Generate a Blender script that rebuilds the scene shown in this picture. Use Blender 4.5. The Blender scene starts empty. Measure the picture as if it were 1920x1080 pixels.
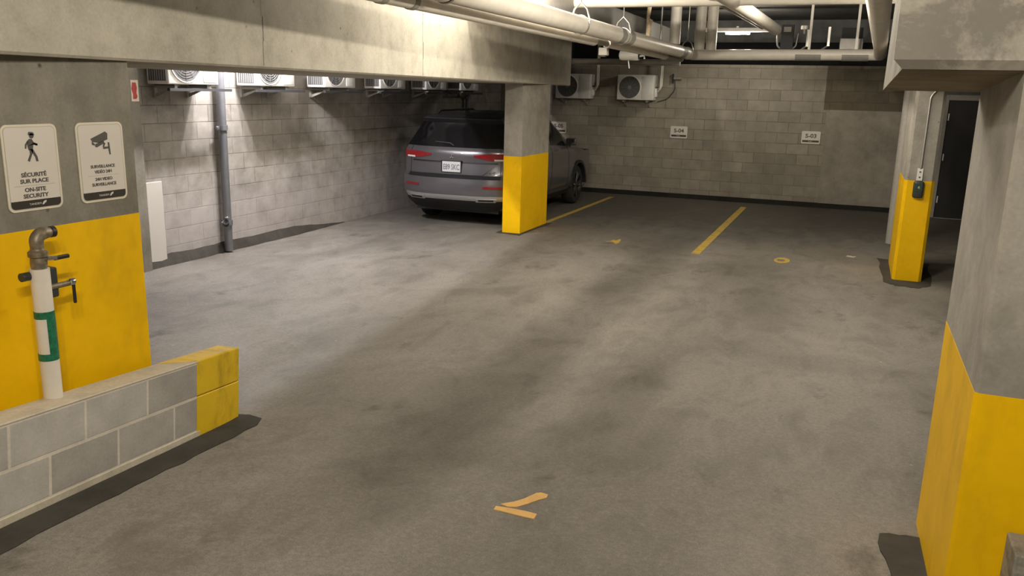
import bpy, bmesh, math, random
from mathutils import Vector, Matrix
random.seed(7)
SC = bpy.context.scene
COL = SC.collection
PI = math.pi

# ------------------------------------------------------------------ camera
cam_d = bpy.data.cameras.new('camera')
cam_d.sensor_width = 36.0
cam_d.lens = 36.0 * 1564.16 / 1920.0
cam_d.clip_start = 0.05
cam = bpy.data.objects.new('camera', cam_d)
COL.objects.link(cam)
RT = (0.926261, 0.376141, 0.02363)
UP = (-0.10793, 0.204664, 0.972864)
FW = (-0.361097, 0.903676, -0.230169)
cam.matrix_world = Matrix(((RT[0], UP[0], -FW[0], 0.0), (RT[1], UP[1], -FW[1], 0.0),
                           (RT[2], UP[2], -FW[2], 2.05), (0, 0, 0, 1)))
SC.camera = cam

# ------------------------------------------------------------------ world, exposure, lights
wld = bpy.data.worlds.new('world')
SC.world = wld
wld.use_nodes = True
wld.node_tree.nodes['Background'].inputs[0].default_value = (1.0, 0.86, 0.68, 1)
wld.node_tree.nodes['Background'].inputs[1].default_value = 0.05
SC.view_settings.view_transform = 'Standard'
SC.view_settings.look = 'None'
SC.view_settings.gamma = 1.0
SC.view_settings.use_curve_mapping = False
SC.view_settings.exposure = 0.0

WARM = (1.0, 0.90, 0.735)
COOL = (1.0, 0.955, 0.975)


def tube_light(name, loc, power, col, length=1.2, axis='y', n=3, size=0.05):
    """a fluorescent tube: soft points spread over its length"""
    for i in range(n):
        t = (i + 0.5) / n - 0.5
        d = bpy.data.lights.new(name, 'POINT')
        d.energy = power / n
        d.color = col
        d.shadow_soft_size = size
        o = bpy.data.objects.new(name, d)
        off = Vector((0, t * length, 0)) if axis == 'y' else Vector((t * length, 0, 0))
        o.location = Vector(loc) + off
        COL.objects.link(o)


tube_light('tube_bay', (-6.42, 8.18, 3.12), 500, COOL, length=0.5, n=2)
tube_light('tube_wall', (-7.02, 8.20, 2.62), 42, COOL, length=0.2, n=1)
tube_light('tube_beam', (-3.10, 8.0, 3.28), 240, WARM, length=2.6, n=4)
tube_light('tube_aisle', (-0.55, 6.6, 3.10), 250, WARM)
tube_light('tube_stalls', (-0.35, 11.0, 3.32), 170, WARM)
tube_light('tube_ramp', (-0.55, 0.35, 3.12), 330, WARM)
tube_light('tube_back', (-2.05, 15.72, 3.05), 42, WARM, length=0.5, axis='x', n=2)

# ------------------------------------------------------------------ materials


def new_mat(name):
    m = bpy.data.materials.new(name)
    m.use_nodes = True
    nt = m.node_tree
    b = nt.nodes['Principled BSDF']
    return m, nt, b


def nd(nt, kind, **kw):
    n = nt.nodes.new(kind)
    for k, v in kw.items():
        setattr(n, k, v)
    return n


def ramp_node(nt, fac, stops):
    r = nd(nt, 'ShaderNodeValToRGB')
    el = r.color_ramp.elements
    el[0].position, el[0].color = stops[0][0], (*stops[0][1], 1)
    el[1].position, el[1].color = stops[-1][0], (*stops[-1][1], 1)
    for p, c in stops[1:-1]:
        e = el.new(p)
        e.color = (*c, 1)
    nt.links.new(fac, r.inputs[0])
    return r.outputs[0]


def noise(nt, vec, scale, detail=6, rough=0.6, dist=0.0):
    n = nd(nt, 'ShaderNodeTexNoise')
    n.inputs['Scale'].default_value = scale
    n.inputs['Detail'].default_value = detail
    n.inputs['Roughness'].default_value = rough
    n.inputs['Distortion'].default_value = dist
    nt.links.new(vec, n.inputs['Vector'])
    return n.outputs['Fac']


def mixc(nt, fac, a, b, mode='MIX'):
    n = nd(nt, 'ShaderNodeMix', data_type='RGBA', blend_type=mode)
    for inp, v in ((n.inputs[0], fac), (n.inputs[6], a), (n.inputs[7], b)):
        if isinstance(v, (int, float)):
            inp.default_value = v
        elif isinstance(v, tuple):
            inp.default_value = (*v, 1)
        else:
            nt.links.new(v, inp)
    return n.outputs[2]


def mapr(nt, v, a, b, c=0.0, d=1.0):
    n = nd(nt, 'ShaderNodeMapRange')
    nt.links.new(v, n.inputs[0])
    n.inputs[1].default_value, n.inputs[2].default_value = a, b
    n.inputs[3].default_value, n.inputs[4].default_value = c, d
    return n.outputs[0]


def mth(nt, op, a, b=0.0):
    n = nd(nt, 'ShaderNodeMath', operation=op)
    for i, v in enumerate((a, b)):
        if isinstance(v, (int, float)):
            n.inputs[i].default_value = v
        else:
            nt.links.new(v, n.inputs[i])
    return n.outputs[0]


def bump(nt, bsdf, h, strength=0.3, dist=0.01):
    b = nd(nt, 'ShaderNodeBump')
    b.inputs['Strength'].default_value = strength
    b.inputs['Distance'].default_value = dist
    nt.links.new(h, b.inputs['Height'])
    nt.links.new(b.outputs[0], bsdf.inputs['Normal'])


def coord(nt):
    return nd(nt, 'ShaderNodeTexCoord').outputs['Object']


def swap(nt, vec, order):
    s = nd(nt, 'ShaderNodeSeparateXYZ')
    c = nd(nt, 'ShaderNodeCombineXYZ')
    nt.links.new(vec, s.inputs[0])
    for i, k in enumerate(order):
        if k is not None:
            nt.links.new(s.outputs['XYZ'.index(k)], c.inputs[i])
    return c.outputs[0]


def stretch(nt, vec, sc, loc=(0, 0, 0)):
    m = nd(nt, 'ShaderNodeMapping')
    m.inputs['Scale'].default_value = sc
    m.inputs['Location'].default_value = loc
    nt.links.new(vec, m.inputs[0])
    return m.outputs[0]


def plain(name, col, rough=0.5, metal=0.0, var=0.08, scale=14, spec=0.5, coat=0.0):
    m, nt, b = new_mat(name)
    v = noise(nt, coord(nt), scale, 4)
    dark = tuple(c * (1 - var) for c in col)
    lite = tuple(min(1, c * (1 + var)) for c in col)
    nt.links.new(ramp_node(nt, v, [(0.3, dark), (0.7, lite)]), b.inputs['Base Color'])
    b.inputs['Roughness'].default_value = rough
    b.inputs['Metallic'].default_value = metal
    b.inputs['Specular IOR Level'].default_value = spec
    b.inputs['Coat Weight'].default_value = coat
    return m


def concrete(name, base, pits=True, board=None, contrast=1.0, loc=(0, 0, 0), streak=1.0, blotch=False):
    m, nt, b = new_mat(name)
    v = stretch(nt, coord(nt), (1, 1, 1), loc)
    big = noise(nt, v, 1.1, 5, 0.6, 0.4)
    mid = noise(nt, v, 5.5, 6, 0.65)
    fine = noise(nt, v, 60, 3, 0.6)
    k = contrast
    c1 = tuple(x * (1 - 0.34 * k) for x in base)
    c2 = tuple(x * (1 + 0.22 * k) for x in base)
    col = ramp_node(nt, big, [(0.28, c1), (0.5, base), (0.72, c2)])
    col = mixc(nt, 0.55, col, ramp_node(nt, mid, [(0.3, (0.62, 0.61, 0.58)), (0.55, (1, 1, 1)), (0.75, (1.16, 1.16, 1.15))]), 'MULTIPLY')
    col = mixc(nt, 0.35, col, ramp_node(nt, fine, [(0.3, (0.75, 0.75, 0.75)), (0.7, (1.15, 1.15, 1.15))]), 'MULTIPLY')
    st = noise(nt, stretch(nt, v, (7, 7, 0.7)), 1.0, 4, 0.6)          # vertical run-off streaks
    col = mixc(nt, 0.30 * k * streak, col, ramp_node(nt, st, [(0.35, (0.6, 0.58, 0.53)), (0.6, (1.05, 1.05, 1.05))]), 'MULTIPLY')
    h = mid
    if blotch:      # patches where the laitance has worn off
        bl = noise(nt, stretch(nt, v, (1.6, 1.6, 2.0), (2, 0, 1)), 1.9, 8, 0.72, 0.5)
        col = mixc(nt, mth(nt, 'MULTIPLY', mapr(nt, bl, 0.47, 0.57), 0.8), col, tuple(x * 0.48 for x in base))
    if pits:
        vo = nd(nt, 'ShaderNodeTexVoronoi')
        vo.inputs['Scale'].default_value = 7.0
        nt.links.new(v, vo.inputs['Vector'])
        pit = mth(nt, 'MULTIPLY', mapr(nt, vo.outputs['Distance'], 0.03, 0.10, 1, 0), mapr(nt, noise(nt, v, 2.3, 2), 0.5, 0.62))
        col = mixc(nt, pit, col, tuple(x * 0.35 for x in base))
    if board:
        w = nd(nt, 'ShaderNodeTexWave')
        w.bands_direction = 'X'
        w.inputs['Scale'].default_value = board
        w.inputs['Distortion'].default_value = 1.5
        w.inputs['Detail'].default_value = 3
        nt.links.new(swap(nt, v, ('Y', 'X', 'Z')), w.inputs['Vector'])
        col = mixc(nt, 0.35, col, ramp_node(nt, w.outputs['Fac'], [(0.1, (0.55, 0.5, 0.42)), (0.5, (1, 1, 1))]), 'MULTIPLY')
    nt.links.new(col, b.inputs['Base Color'])
    b.inputs['Roughness'].default_value = 0.85
    b.inputs['Specular IOR Level'].default_value = 0.25
    bump(nt, b, h, 0.25, 0.01)
    return m


def blockwork(name, axes, base, mortar, bw=0.4, rh=0.2, ms=0.006, off=(0, 0, 0), bump_s=0.5, blotch=None, patch=0.5):
    m, nt, b = new_mat(name)
    oc = coord(nt)
    v = stretch(nt, swap(nt, oc, axes), (1, 1, 1), off)
    br = nd(nt, 'ShaderNodeTexBrick')
    br.inputs['Scale'].default_value = 1.0
    br.inputs['Brick Width'].default_value = bw
    br.inputs['Row Height'].default_value = rh
    br.inputs['Mortar Size'].default_value = ms
    br.inputs['Mortar Smooth'].default_value = 0.4
    br.inputs['Color1'].default_value = (*[x * 0.84 for x in base], 1)
    br.inputs['Color2'].default_value = (*[min(1, x * 1.14) for x in base], 1)
    br.inputs['Mortar'].default_value = (*mortar, 1)
    nt.links.new(v, br.inputs['Vector'])
    # joints come and go: in places they are rubbed flush
    rub = mapr(nt, noise(nt, v, 1.3, 3), 0.42, 0.60)
    plainc = mixc(nt, 0.0, base, base)
    col = mixc(nt, mth(nt, 'MULTIPLY', rub, patch), br.outputs['Color'], plainc)
    big = noise(nt, v, 0.9, 5, 0.6, 0.3)
    mid = noise(nt, v, 6, 6, 0.6)
    fine = noise(nt, v, 70, 3)
    col = mixc(nt, 0.55, col, ramp_node(nt, big, [(0.3, (0.66, 0.66, 0.66)), (0.5, (1, 1, 1)), (0.7, (1.2, 1.2, 1.2))]), 'MULTIPLY')
    col = mixc(nt, 0.5, col, ramp_node(nt, mid, [(0.3, (0.72, 0.72, 0.72)), (0.65, (1.12, 1.12, 1.12))]), 'MULTIPLY')
    col = mixc(nt, 0.25, col, ramp_node(nt, fine, [(0.3, (0.7, 0.7, 0.7)), (0.7, (1.2, 1.2, 1.2))]), 'MULTIPLY')
    if blotch:   # whitish lime bloom low on the wall, with lamplight below the condensers painted in
        s = nd(nt, 'ShaderNodeSeparateXYZ')
        nt.links.new(oc, s.inputs[0])
        low = mth(nt, 'ADD', mapr(nt, s.outputs['Z'], 1.15, 0.55), mapr(nt, noise(nt, v, 3.0, 5), 0.3, 0.7, -0.5, 0.5))
        low = mapr(nt, low, 0.0, 1.2)
        col = mixc(nt, mth(nt, 'MULTIPLY', low, 0.65), col, blotch)
    nt.links.new(col, b.inputs['Base Color'])
    b.inputs['Roughness'].default_value = 0.9
    b.inputs['Specular IOR Level'].default_value = 0.2
    bump(nt, b, mth(nt, 'ADD', mth(nt, 'MULTIPLY', br.outputs['Fac'], -1.0), mth(nt, 'MULTIPLY', mid, 0.3)), bump_s, 0.008)
    return m


def floor_material():
    m, nt, b = new_mat('worn_asphalt')
    v = coord(nt)
    # traffic draws the marks out along the aisle
    big = noise(nt, stretch(nt, v, (0.55, 0.35, 1)), 1.0, 6, 0.6, 0.6)
    mid = noise(nt, stretch(nt, v, (1.8, 1.0, 1)), 1.6, 7, 0.68, 0.5)
    fine = noise(nt, v, 38, 4, 0.7)
    grit = noise(nt, v, 160, 2, 0.6)
    base = (0.220, 0.203, 0.178)
    col = ramp_node(nt, big, [(0.28, (0.130, 0.118, 0.100)), (0.5, base), (0.72, (0.285, 0.262, 0.232))])
    col = mixc(nt, 0.75, col, ramp_node(nt, mid, [(0.30, (0.58, 0.57, 0.55)), (0.5, (1, 1, 1)), (0.72, (1.18, 1.18, 1.18))]), 'MULTIPLY')
    col = mixc(nt, 0.45, col, ramp_node(nt, fine, [(0.3, (0.6, 0.6, 0.6)), (0.68, (1.25, 1.25, 1.25))]), 'MULTIPLY')
    col = mixc(nt, 0.5, col, ramp_node(nt, grit, [(0.3, (0.55, 0.55, 0.55)), (0.7, (1.35, 1.35, 1.35))]), 'MULTIPLY')
    # oil and tyre dirt in the stalls towards the back wall
    s = nd(nt, 'ShaderNodeSeparateXYZ')
    nt.links.new(v, s.inputs[0])
    stall = mth(nt, 'ADD', mapr(nt, s.outputs['Y'], 10.2, 14.5), mapr(nt, mid, 0.3, 0.7, -0.45, 0.45))
    col = mixc(nt, mth(nt, 'MULTIPLY', mapr(nt, stall, 0.05, 0.9), 0.72), col, (0.062, 0.055, 0.045))
    oil = mth(nt, 'MULTIPLY', mapr(nt, noise(nt, stretch(nt, v, (1.4, 0.9, 1), (4, 2, 0)), 1.3, 6, 0.7), 0.60, 0.70), 0.6)
    col = mixc(nt, oil, col, (0.070, 0.062, 0.050))
    vo = nd(nt, 'ShaderNodeTexVoronoi')
    vo.inputs['Scale'].default_value = 2.2
    nt.links.new(v, vo.inputs['Vector'])
    speck = mapr(nt, vo.outputs['Distance'], 0.012, 0.026, 1, 0)
    col = mixc(nt, mth(nt, 'MULTIPLY', speck, 0.7), col, (0.5, 0.47, 0.42))
    nt.links.new(col, b.inputs['Base Color'])
    b.inputs['Specular IOR Level'].default_value = 0.3
    nt.links.new(mapr(nt, mid, 0.3, 0.7, 0.62, 0.85), b.inputs['Roughness'])
    bump(nt, b, mth(nt, 'ADD', fine, mth(nt, 'MULTIPLY', grit, 0.6)), 0.35, 0.006)
    return m


def yellow_paint(name, base=(0.88, 0.52, 0.001), dirt=0.25):
    m, nt, b = new_mat(name)
    v = coord(nt)
    n1 = noise(nt, v, 2.2, 5, 0.6)
    n2 = noise(nt, v, 20, 4, 0.6)
    col = ramp_node(nt, n1, [(0.3, tuple(c * 0.88 for c in base)), (0.6, base)])
    col = mixc(nt, 0.25, col, ramp_node(nt, n2, [(0.3, (0.85, 0.85, 0.85)), (0.7, (1.05, 1.05, 1.05))]), 'MULTIPLY')
    d = mth(nt, 'MULTIPLY', mapr(nt, noise(nt, stretch(nt, v, (2.2, 2.2, 1.0), (3, 1, 5)), 1.6, 6, 0.65), 0.52, 0.72), dirt)
    col = mixc(nt, d, col, (0.16, 0.10, 0.02))
    nt.links.new(col, b.inputs['Base Color'])
    b.inputs['Roughness'].default_value = 0.5
    b.inputs['Specular IOR Level'].default_value = 0.2
    bump(nt, b, n2, 0.12, 0.004)
    return m


def worn_paint(name, base, under=(0.10, 0.085, 0.07), wear=(0.46, 0.60)):
    m, nt, b = new_mat(name)
    v = coord(nt)
    n = noise(nt, v, 9, 6, 0.7)
    col = mixc(nt, mapr(nt, n, wear[0], wear[1]), base, under)
    nt.links.new(col, b.inputs['Base Color'])
    b.inputs['Roughness'].default_value = 0.8
    return m


M = {}
M['floor'] = floor_material()
M['tar'] = concrete('tar_sealant', (0.058, 0.053, 0.045), pits=False)
M['tar_shaded'] = concrete('shaded_tar', (0.018, 0.017, 0.015), pits=False)  # tar blackened: the shadow at the wall foot is in the colour
M['beam'] = concrete('beam_concrete', (0.46, 0.435, 0.375), contrast=0.55, streak=0.35)
M['cap'] = concrete('cap_concrete', (0.37, 0.345, 0.30), contrast=0.9, loc=(3, 1, 2), streak=0.3, blotch=True)
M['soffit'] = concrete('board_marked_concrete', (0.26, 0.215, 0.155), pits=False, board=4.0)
M['column'] = concrete('column_concrete', (0.34, 0.32, 0.285), contrast=0.9, loc=(1, 4, 2), streak=0.45)
M['pillar'] = concrete('pillar_concrete', (0.24, 0.225, 0.19), contrast=0.9, loc=(5, 2, 8))
M['slab'] = concrete('slab_concrete', (0.15, 0.15, 0.152), pits=False)
M['pier'] = concrete('pier_concrete', (0.30, 0.275, 0.235), contrast=0.8, loc=(2, 2, 9))
M['dark_void'] = plain('recess_shade', (0.012, 0.012, 0.013), 0.95)  # shade of the recess painted near-black, so the lamp leaves it dark
M['wall_left'] = blockwork('block_wall_left', ('Y', 'Z', None), (0.27, 0.25, 0.22), (0.14, 0.127, 0.108), off=(0.12, 0.0, 0), blotch=(0.48, 0.45, 0.44))
M['wall_back'] = blockwork('block_wall_back', ('X', 'Z', None), (0.30, 0.275, 0.230), (0.19, 0.165, 0.13), off=(0.0, 0.02, 0))
M['header'] = blockwork('shaded_block_header', ('X', 'Z', None), (0.135, 0.115, 0.085), (0.10, 0.085, 0.06), off=(0.1, 0.02, 0))  # blocks darker than the back wall's, shade painted into the colour
M['low_block'] = blockwork('low_wall_block', ('Y', 'Z', None), (0.42, 0.405, 0.38), (0.66, 0.61, 0.53), bw=0.44, ms=0.010, off=(0.41, -0.045, 0), bump_s=0.3, patch=0.25)
M['mortar'] = concrete('pale_mortar', (0.58, 0.53, 0.44), pits=False, contrast=0.5)
M['yellow'] = yellow_paint('yellow_paint')
M['yellow_dirty'] = yellow_paint('grubby_yellow_paint', (0.74, 0.50, 0.02), dirt=0.75)
M['line'] = worn_paint('yellow_line_paint', (0.52, 0.36, 0.06), (0.16, 0.12, 0.05), (0.5, 0.75))
M['mark'] = worn_paint('orange_mark_paint', (0.78, 0.47, 0.16), (0.55, 0.33, 0.12), (0.45, 0.8))
M['white_line'] = worn_paint('pale_mark_paint', (0.5, 0.46, 0.38))
M['white_pipe'] = plain('white_pipe_jacket', (0.74, 0.70, 0.63), 0.42, var=0.07, scale=6)
M['grey_pipe'] = plain('grey_pipe', (0.33, 0.31, 0.28), 0.5)
M['grey_band'] = plain('grey_band', (0.30, 0.29, 0.26), 0.6)
M['steel'] = plain('galvanised_steel', (0.45, 0.44, 0.42), 0.38, metal=0.8)
M['dark_steel'] = plain('dark_steel_pipe', (0.17, 0.175, 0.19), 0.42, metal=0.35)
M['black'] = plain('black_plastic', (0.012, 0.012, 0.013), 0.5)
M['dark'] = plain('dark_equipment', (0.035, 0.035, 0.038), 0.7)
M['charcoal'] = plain('charcoal_plastic', (0.035, 0.042, 0.040), 0.4)
M['white'] = plain('white_enamel', (0.74, 0.73, 0.70), 0.42, var=0.04)
M['ac_grille'] = plain('condenser_grille', (0.40, 0.40, 0.39), 0.5, var=0.04)
M['guard'] = plain('condenser_guard_wire', (0.22, 0.22, 0.215), 0.5, var=0.04)
M['ac_dark'] = plain('condenser_dark', (0.085, 0.085, 0.085), 0.6)
M['sign_white'] = plain('sign_white', (0.66, 0.62, 0.57), 0.35, var=0.03, scale=4)
M['sign_edge'] = plain('sign_edge', (0.70, 0.645, 0.53), 0.4, var=0.05)
M['sign_black'] = plain('sign_black', (0.030, 0.026, 0.020), 0.45)
M['ink'] = plain('sign_ink', (0.075, 0.068, 0.062), 0.5)
M['ink_soft'] = plain('sign_rule', (0.42, 0.40, 0.37), 0.5)
M['board'] = plain('white_board', (0.56, 0.54, 0.50), 0.5, var=0.03, scale=3)
M['brass'] = plain('weathered_brass', (0.235, 0.20, 0.145), 0.5, metal=0.55, var=0.35, scale=40)
M['chrome'] = plain('chrome', (0.72, 0.72, 0.72), 0.16, metal=1.0)
M['green'] = plain('green_label', (0.012, 0.15, 0.075), 0.45, var=0.45, scale=60)
M['dark_green'] = plain('dark_green_plastic', (0.016, 0.055, 0.040), 0.4)
M['red'] = plain('red_print', (0.42, 0.045, 0.04), 0.5)
M['door'] = plain('black_door', (0.014, 0.013, 0.013), 0.6)
M['frame'] = plain('door_frame_grey', (0.30, 0.28, 0.255), 0.5)
M['rope'] = plain('tan_lagging', (0.58, 0.47, 0.33), 0.8, var=0.3, scale=50)
M['duct'] = plain('duct_metal', (0.30, 0.29, 0.275), 0.45, metal=0.4)
M['car_paint'] = plain('grey_car_paint', (0.135, 0.130, 0.142), 0.28, metal=0.55, var=0.02, coat=0.6)
M['car_glass'] = plain('dark_tinted_glass', (0.006, 0.006, 0.007), 0.10, var=0.0, spec=0.6)
M['car_trim'] = plain('car_black_trim', (0.010, 0.010, 0.011), 0.5)
M['car_silver'] = plain('car_silver_trim', (0.50, 0.50, 0.50), 0.3, metal=0.7, var=0.03)
M['lens_red'] = plain('red_lamp_lens', (0.22, 0.008, 0.012), 0.18, var=0.1, coat=0.6)
M['lens_clear'] = plain('clear_lamp_lens', (0.65, 0.60, 0.58), 0.15, coat=0.5)
M['tyre'] = plain('tyre_rubber', (0.014, 0.014, 0.014), 0.8)
M['rim'] = plain('dark_alloy', (0.10, 0.10, 0.105), 0.3, metal=0.8)
M['plate'] = plain('licence_plate', (0.62, 0.62, 0.62), 0.4, var=0.03)
M['plate_ink'] = plain('plate_ink', (0.16, 0.17, 0.22), 0.5)


def emitter(name, col, strength):
    m, nt, b = new_mat(name)
    b.inputs['Base Color'].default_value = (0.8, 0.8, 0.8, 1)
    b.inputs['Emission Color'].default_value = (*col, 1)
    b.inputs['Emission Strength'].default_value = strength
    return m


M['glow'] = emitter('lit_tube', (1.0, 0.90, 0.74), 9.0)

# ------------------------------------------------------------------ mesh helpers


def obj(name, bm, mat, parent=None, smooth=None, loc=None):
    me = bpy.data.meshes.new(name)
    bmesh.ops.recalc_face_normals(bm, faces=bm.faces)
    bm.to_mesh(me)
    bm.free()
    mats = mat if isinstance(mat, (list, tuple)) else [mat]
    for m in mats:
        me.materials.append(m)
    if smooth is not None:
        for p in me.polygons:
            p.use_smooth = True
        me.set_sharp_from_angle(angle=math.radians(smooth))
    o = bpy.data.objects.new(name, me)
    COL.objects.link(o)
    if parent is not None:
        o.parent = parent
    if loc is not None:
        o.location = loc
    return o


def tag(o, label, cat, group=None, kind=None):
    o['label'] = label
    o['category'] = cat
    if group:
        o['group'] = group
    if kind:
        o['kind'] = kind
    return o


def thing(name, label, cat, loc=(0, 0, 0), rotz=0.0, group=None):
    o = bpy.data.objects.new(name, None)
    o.empty_display_size = 0.1
    COL.objects.link(o)
    o.location = loc
    o.rotation_euler = (0, 0, rotz)
    return tag(o, label, cat, group)


def struct(name, bm, mat, label=None, smooth=None, parent=None):
    o = obj(name, bm, mat, parent, smooth)
    if parent is None:
        o['kind'] = 'structure'
        if label:
            o['label'] = label
    return o


def copy_tree(o, parent=None):
    c = o.copy()
    COL.objects.link(c)
    if parent is not None:
        c.parent = parent
    for ch in list(o.children):
        copy_tree(ch, c)
    return c


def box(bm, x0, x1, y0, y1, z0, z1, bev=0.0, seg=1):
    vs = [bm.verts.new((x, y, z)) for x in (x0, x1) for y in (y0, y1) for z in (z0, z1)]
    q = ((0, 1, 3, 2), (4, 6, 7, 5), (0, 4, 5, 1), (2, 3, 7, 6), (0, 2, 6, 4), (1, 5, 7, 3))
    fs = [bm.faces.new([vs[i] for i in f]) for f in q]
    if bev > 0:
        es = list({e for f in fs for e in f.edges})
        bmesh.ops.bevel(bm, geom=es, offset=bev, segments=seg, affect='EDGES', profile=0.5)
    return vs


def new_box(*a, **k):
    bm = bmesh.new()
    box(bm, *a, **k)
    return bm


def tube(bm, pts, r, seg=20, bend=0.0, caps=True):
    """round pipe swept along pts, with corners rounded to radius bend"""
    P = [Vector(p) for p in pts]
    path = [P[0]]
    for i in range(1, len(P) - 1):
        a, c, b = P[i - 1], P[i], P[i + 1]
        if bend <= 0:
            path.append(c)
            continue
        d1, d2 = (a - c).normalized(), (b - c).normalized()
        ang = d1.angle(d2)
        t = min(bend / max(math.tan(ang / 2), 1e-3), (a - c).length * 0.49, (b - c).length * 0.49)
        p1, p2 = c + d1 * t, c + d2 * t
        for k in range(9):
            s = k / 8
            path.append((1 - s) ** 2 * p1 + 2 * s * (1 - s) * c + s * s * p2)
    path.append(P[-1])
    n = len(path)
    tang = []
    for i in range(n):
        a = path[max(i - 1, 0)]
        b = path[min(i + 1, n - 1)]
        tang.append((b - a).normalized())
    u = tang[0].orthogonal().normalized()
    rings = []
    for i in range(n):
        u = (u - tang[i] * u.dot(tang[i])).normalized()
        w = tang[i].cross(u)
        rr = r[i] if isinstance(r, (list, tuple)) else r
        rings.append([bm.verts.new(path[i] + (u * math.cos(2 * PI * k / seg) + w * math.sin(2 * PI * k / seg)) * rr) for k in range(seg)])
    for i in range(n - 1):
        for k in range(seg):
            bm.faces.new((rings[i][k], rings[i][(k + 1) % seg], rings[i + 1][(k + 1) % seg], rings[i + 1][k]))
    if caps:
        bm.faces.new(rings[0][::-1])
        bm.faces.new(rings[-1])


def new_tube(*a, **k):
    bm = bmesh.new()
    tube(bm, *a, **k)
    return bm


def prism(bm, pts, axis, a, b):
    """2-D outline pts extruded along axis from a to b; axis x: (y,z), y: (x,z), z: (x,y)"""
    def mk(p, h):
        return {'x': (h, p[0], p[1]), 'y': (p[0], h, p[1]), 'z': (p[0], p[1], h)}[axis]
    v0 = [bm.verts.new(mk(p, a)) for p in pts]
    v1 = [bm.verts.new(mk(p, b)) for p in pts]
    bm.faces.new(v0)
    bm.faces.new(v1[::-1])
    n = len(pts)
    for i in range(n):
        bm.faces.new((v0[i], v0[(i + 1) % n], v1[(i + 1) % n], v1[i]))


def new_prism(pts, axis, a, b):
    bm = bmesh.new()
    prism(bm, pts, axis, a, b)
    return bm


def rrect(x0, x1, z0, z1, r, n=6):
    out = []
    for cx, cz, a0 in ((x1 - r, z1 - r, 0), (x0 + r, z1 - r, 90), (x0 + r, z0 + r, 180), (x1 - r, z0 + r, 270)):
        for k in range(n + 1):
            a = math.radians(a0 + 90 * k / n)
            out.append((cx + r * math.cos(a), cz + r * math.sin(a)))
    return out


def circle(cx, cz, r, n=24):
    return [(cx + r * math.cos(2 * PI * k / n), cz + r * math.sin(2 * PI * k / n)) for k in range(n)]


def lathe(bm, prof, seg=32, axis='z', ctr=(0, 0, 0), caps=True):
    rings = []
    for r, h in prof:
        ring = []
        for k in range(seg):
            a = 2 * PI * k / seg
            p = {'z': (r * math.cos(a), r * math.sin(a), h), 'x': (h, r * math.cos(a), r * math.sin(a)),
                 'y': (r * math.cos(a), h, r * math.sin(a))}[axis]
            ring.append(bm.verts.new(Vector(p) + Vector(ctr)))
        rings.append(ring)
    for i in range(len(rings) - 1):
        for k in range(seg):
            bm.faces.new((rings[i][k], rings[i][(k + 1) % seg], rings[i + 1][(k + 1) % seg], rings[i + 1][k]))
    if len(prof) >= 4 and abs(prof[0][0] - prof[-1][0]) < 1e-6 and prof[0][0] > 0.01:      # a closed band, open through the middle
        a, b = rings[-1], rings[0]
        for k in range(seg):
            bm.faces.new((a[k], a[(k + 1) % seg], b[(k + 1) % seg], b[k]))
    elif caps:
        bm.faces.new(rings[0])
        bm.faces.new(rings[-1])


def text_mesh(s, size, bold=0.0, depth=0.0006, align='CENTER', width=None):
    """lettering as a mesh in the x-z plane, facing -y, centred on x, baseline z=0"""
    cu = bpy.data.curves.new('lettering', 'FONT')
    cu.body = s
    cu.size = size
    cu.align_x = align
    cu.offset = bold
    cu.extrude = depth
    cu.resolution_u = 3
    o = bpy.data.objects.new('lettering', cu)
    COL.objects.link(o)
    dg = bpy.context.evaluated_depsgraph_get()
    me = bpy.data.meshes.new_from_object(o.evaluated_get(dg))
    bpy.data.objects.remove(o)
    bm = bmesh.new()
    bm.from_mesh(me)
    bpy.data.meshes.remove(me)
    if width and bm.verts:
        xs = [v.co.x for v in bm.verts]
        k = width / max(1e-6, max(xs) - min(xs))
        for v in bm.verts:
            v.co.x *= k
    for v in bm.verts:
        v.co = Vector((v.co.x, -v.co.z, v.co.y))
    return bm


def add_text(bm, s, size, x, z, y=0.0, bold=0.0, width=None):
    t = text_mesh(s, size, bold, width=width)
    for v in t.verts:
        v.co += Vector((x, y, z))
    me = bpy.data.meshes.new('tmp')
    t.to_mesh(me)
    t.free()
    bm.from_mesh(me)
    bpy.data.meshes.remove(me)


# ------------------------------------------------------------------ setting
WX, WY, CZ = -7.2, 17.1, 3.55          # left wall, back wall, slab soffit
D = Vector((-0.130, 0.9915, 0)).normalized()      # the ramp comes down along this direction
GR = 0.108


def ramp_h(x, y):
    s = -((x + 3.4) * D.x + (y - 3.92) * D.y)
    h = GR * s
    return 0.5 * (h + math.sqrt(h * h + 0.0006)) - 0.0


bm = bmesh.new()
vs = [bm.verts.new(p) for p in ((-7.6, -3, 0), (6, -3, 0), (6, 18.3, 0), (-7.6, 18.3, 0))]
bm.faces.new(vs)
struct('floor', bm, M['floor'], 'worn grey asphalt parking floor')

# the ramp the photographer stands on: a wedge that dies into the floor
bm = bmesh.new()
nx, ny = 30, 40
grid = []
for j in range(ny + 1):
    row = []
    s = -6.5 + 7.6 * j / ny                # along D from the toe
    for i in range(nx + 1):
        t = i / nx
        # left edge is the low wall's face, right edge x = 6
        px, py = -3.44 + D.x * s, 3.92 + D.y * s
        x = px + (6 - px) * t
        y = py + (x - px) * (-D.x / D.y)
        row.append(bm.verts.new((x, y, max(0.0, ramp_h(x, y)) - 0.006 if s < 1.0 else -0.01)))
    grid.append(row)
for j in range(ny):
    for i in range(nx):
        bm.faces.new((grid[j][i], grid[j][i + 1], grid[j + 1][i + 1], grid[j + 1][i]))
struct('floor_ramp', bm, M['floor'], 'asphalt ramp running down to the parking floor', smooth=60)

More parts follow.
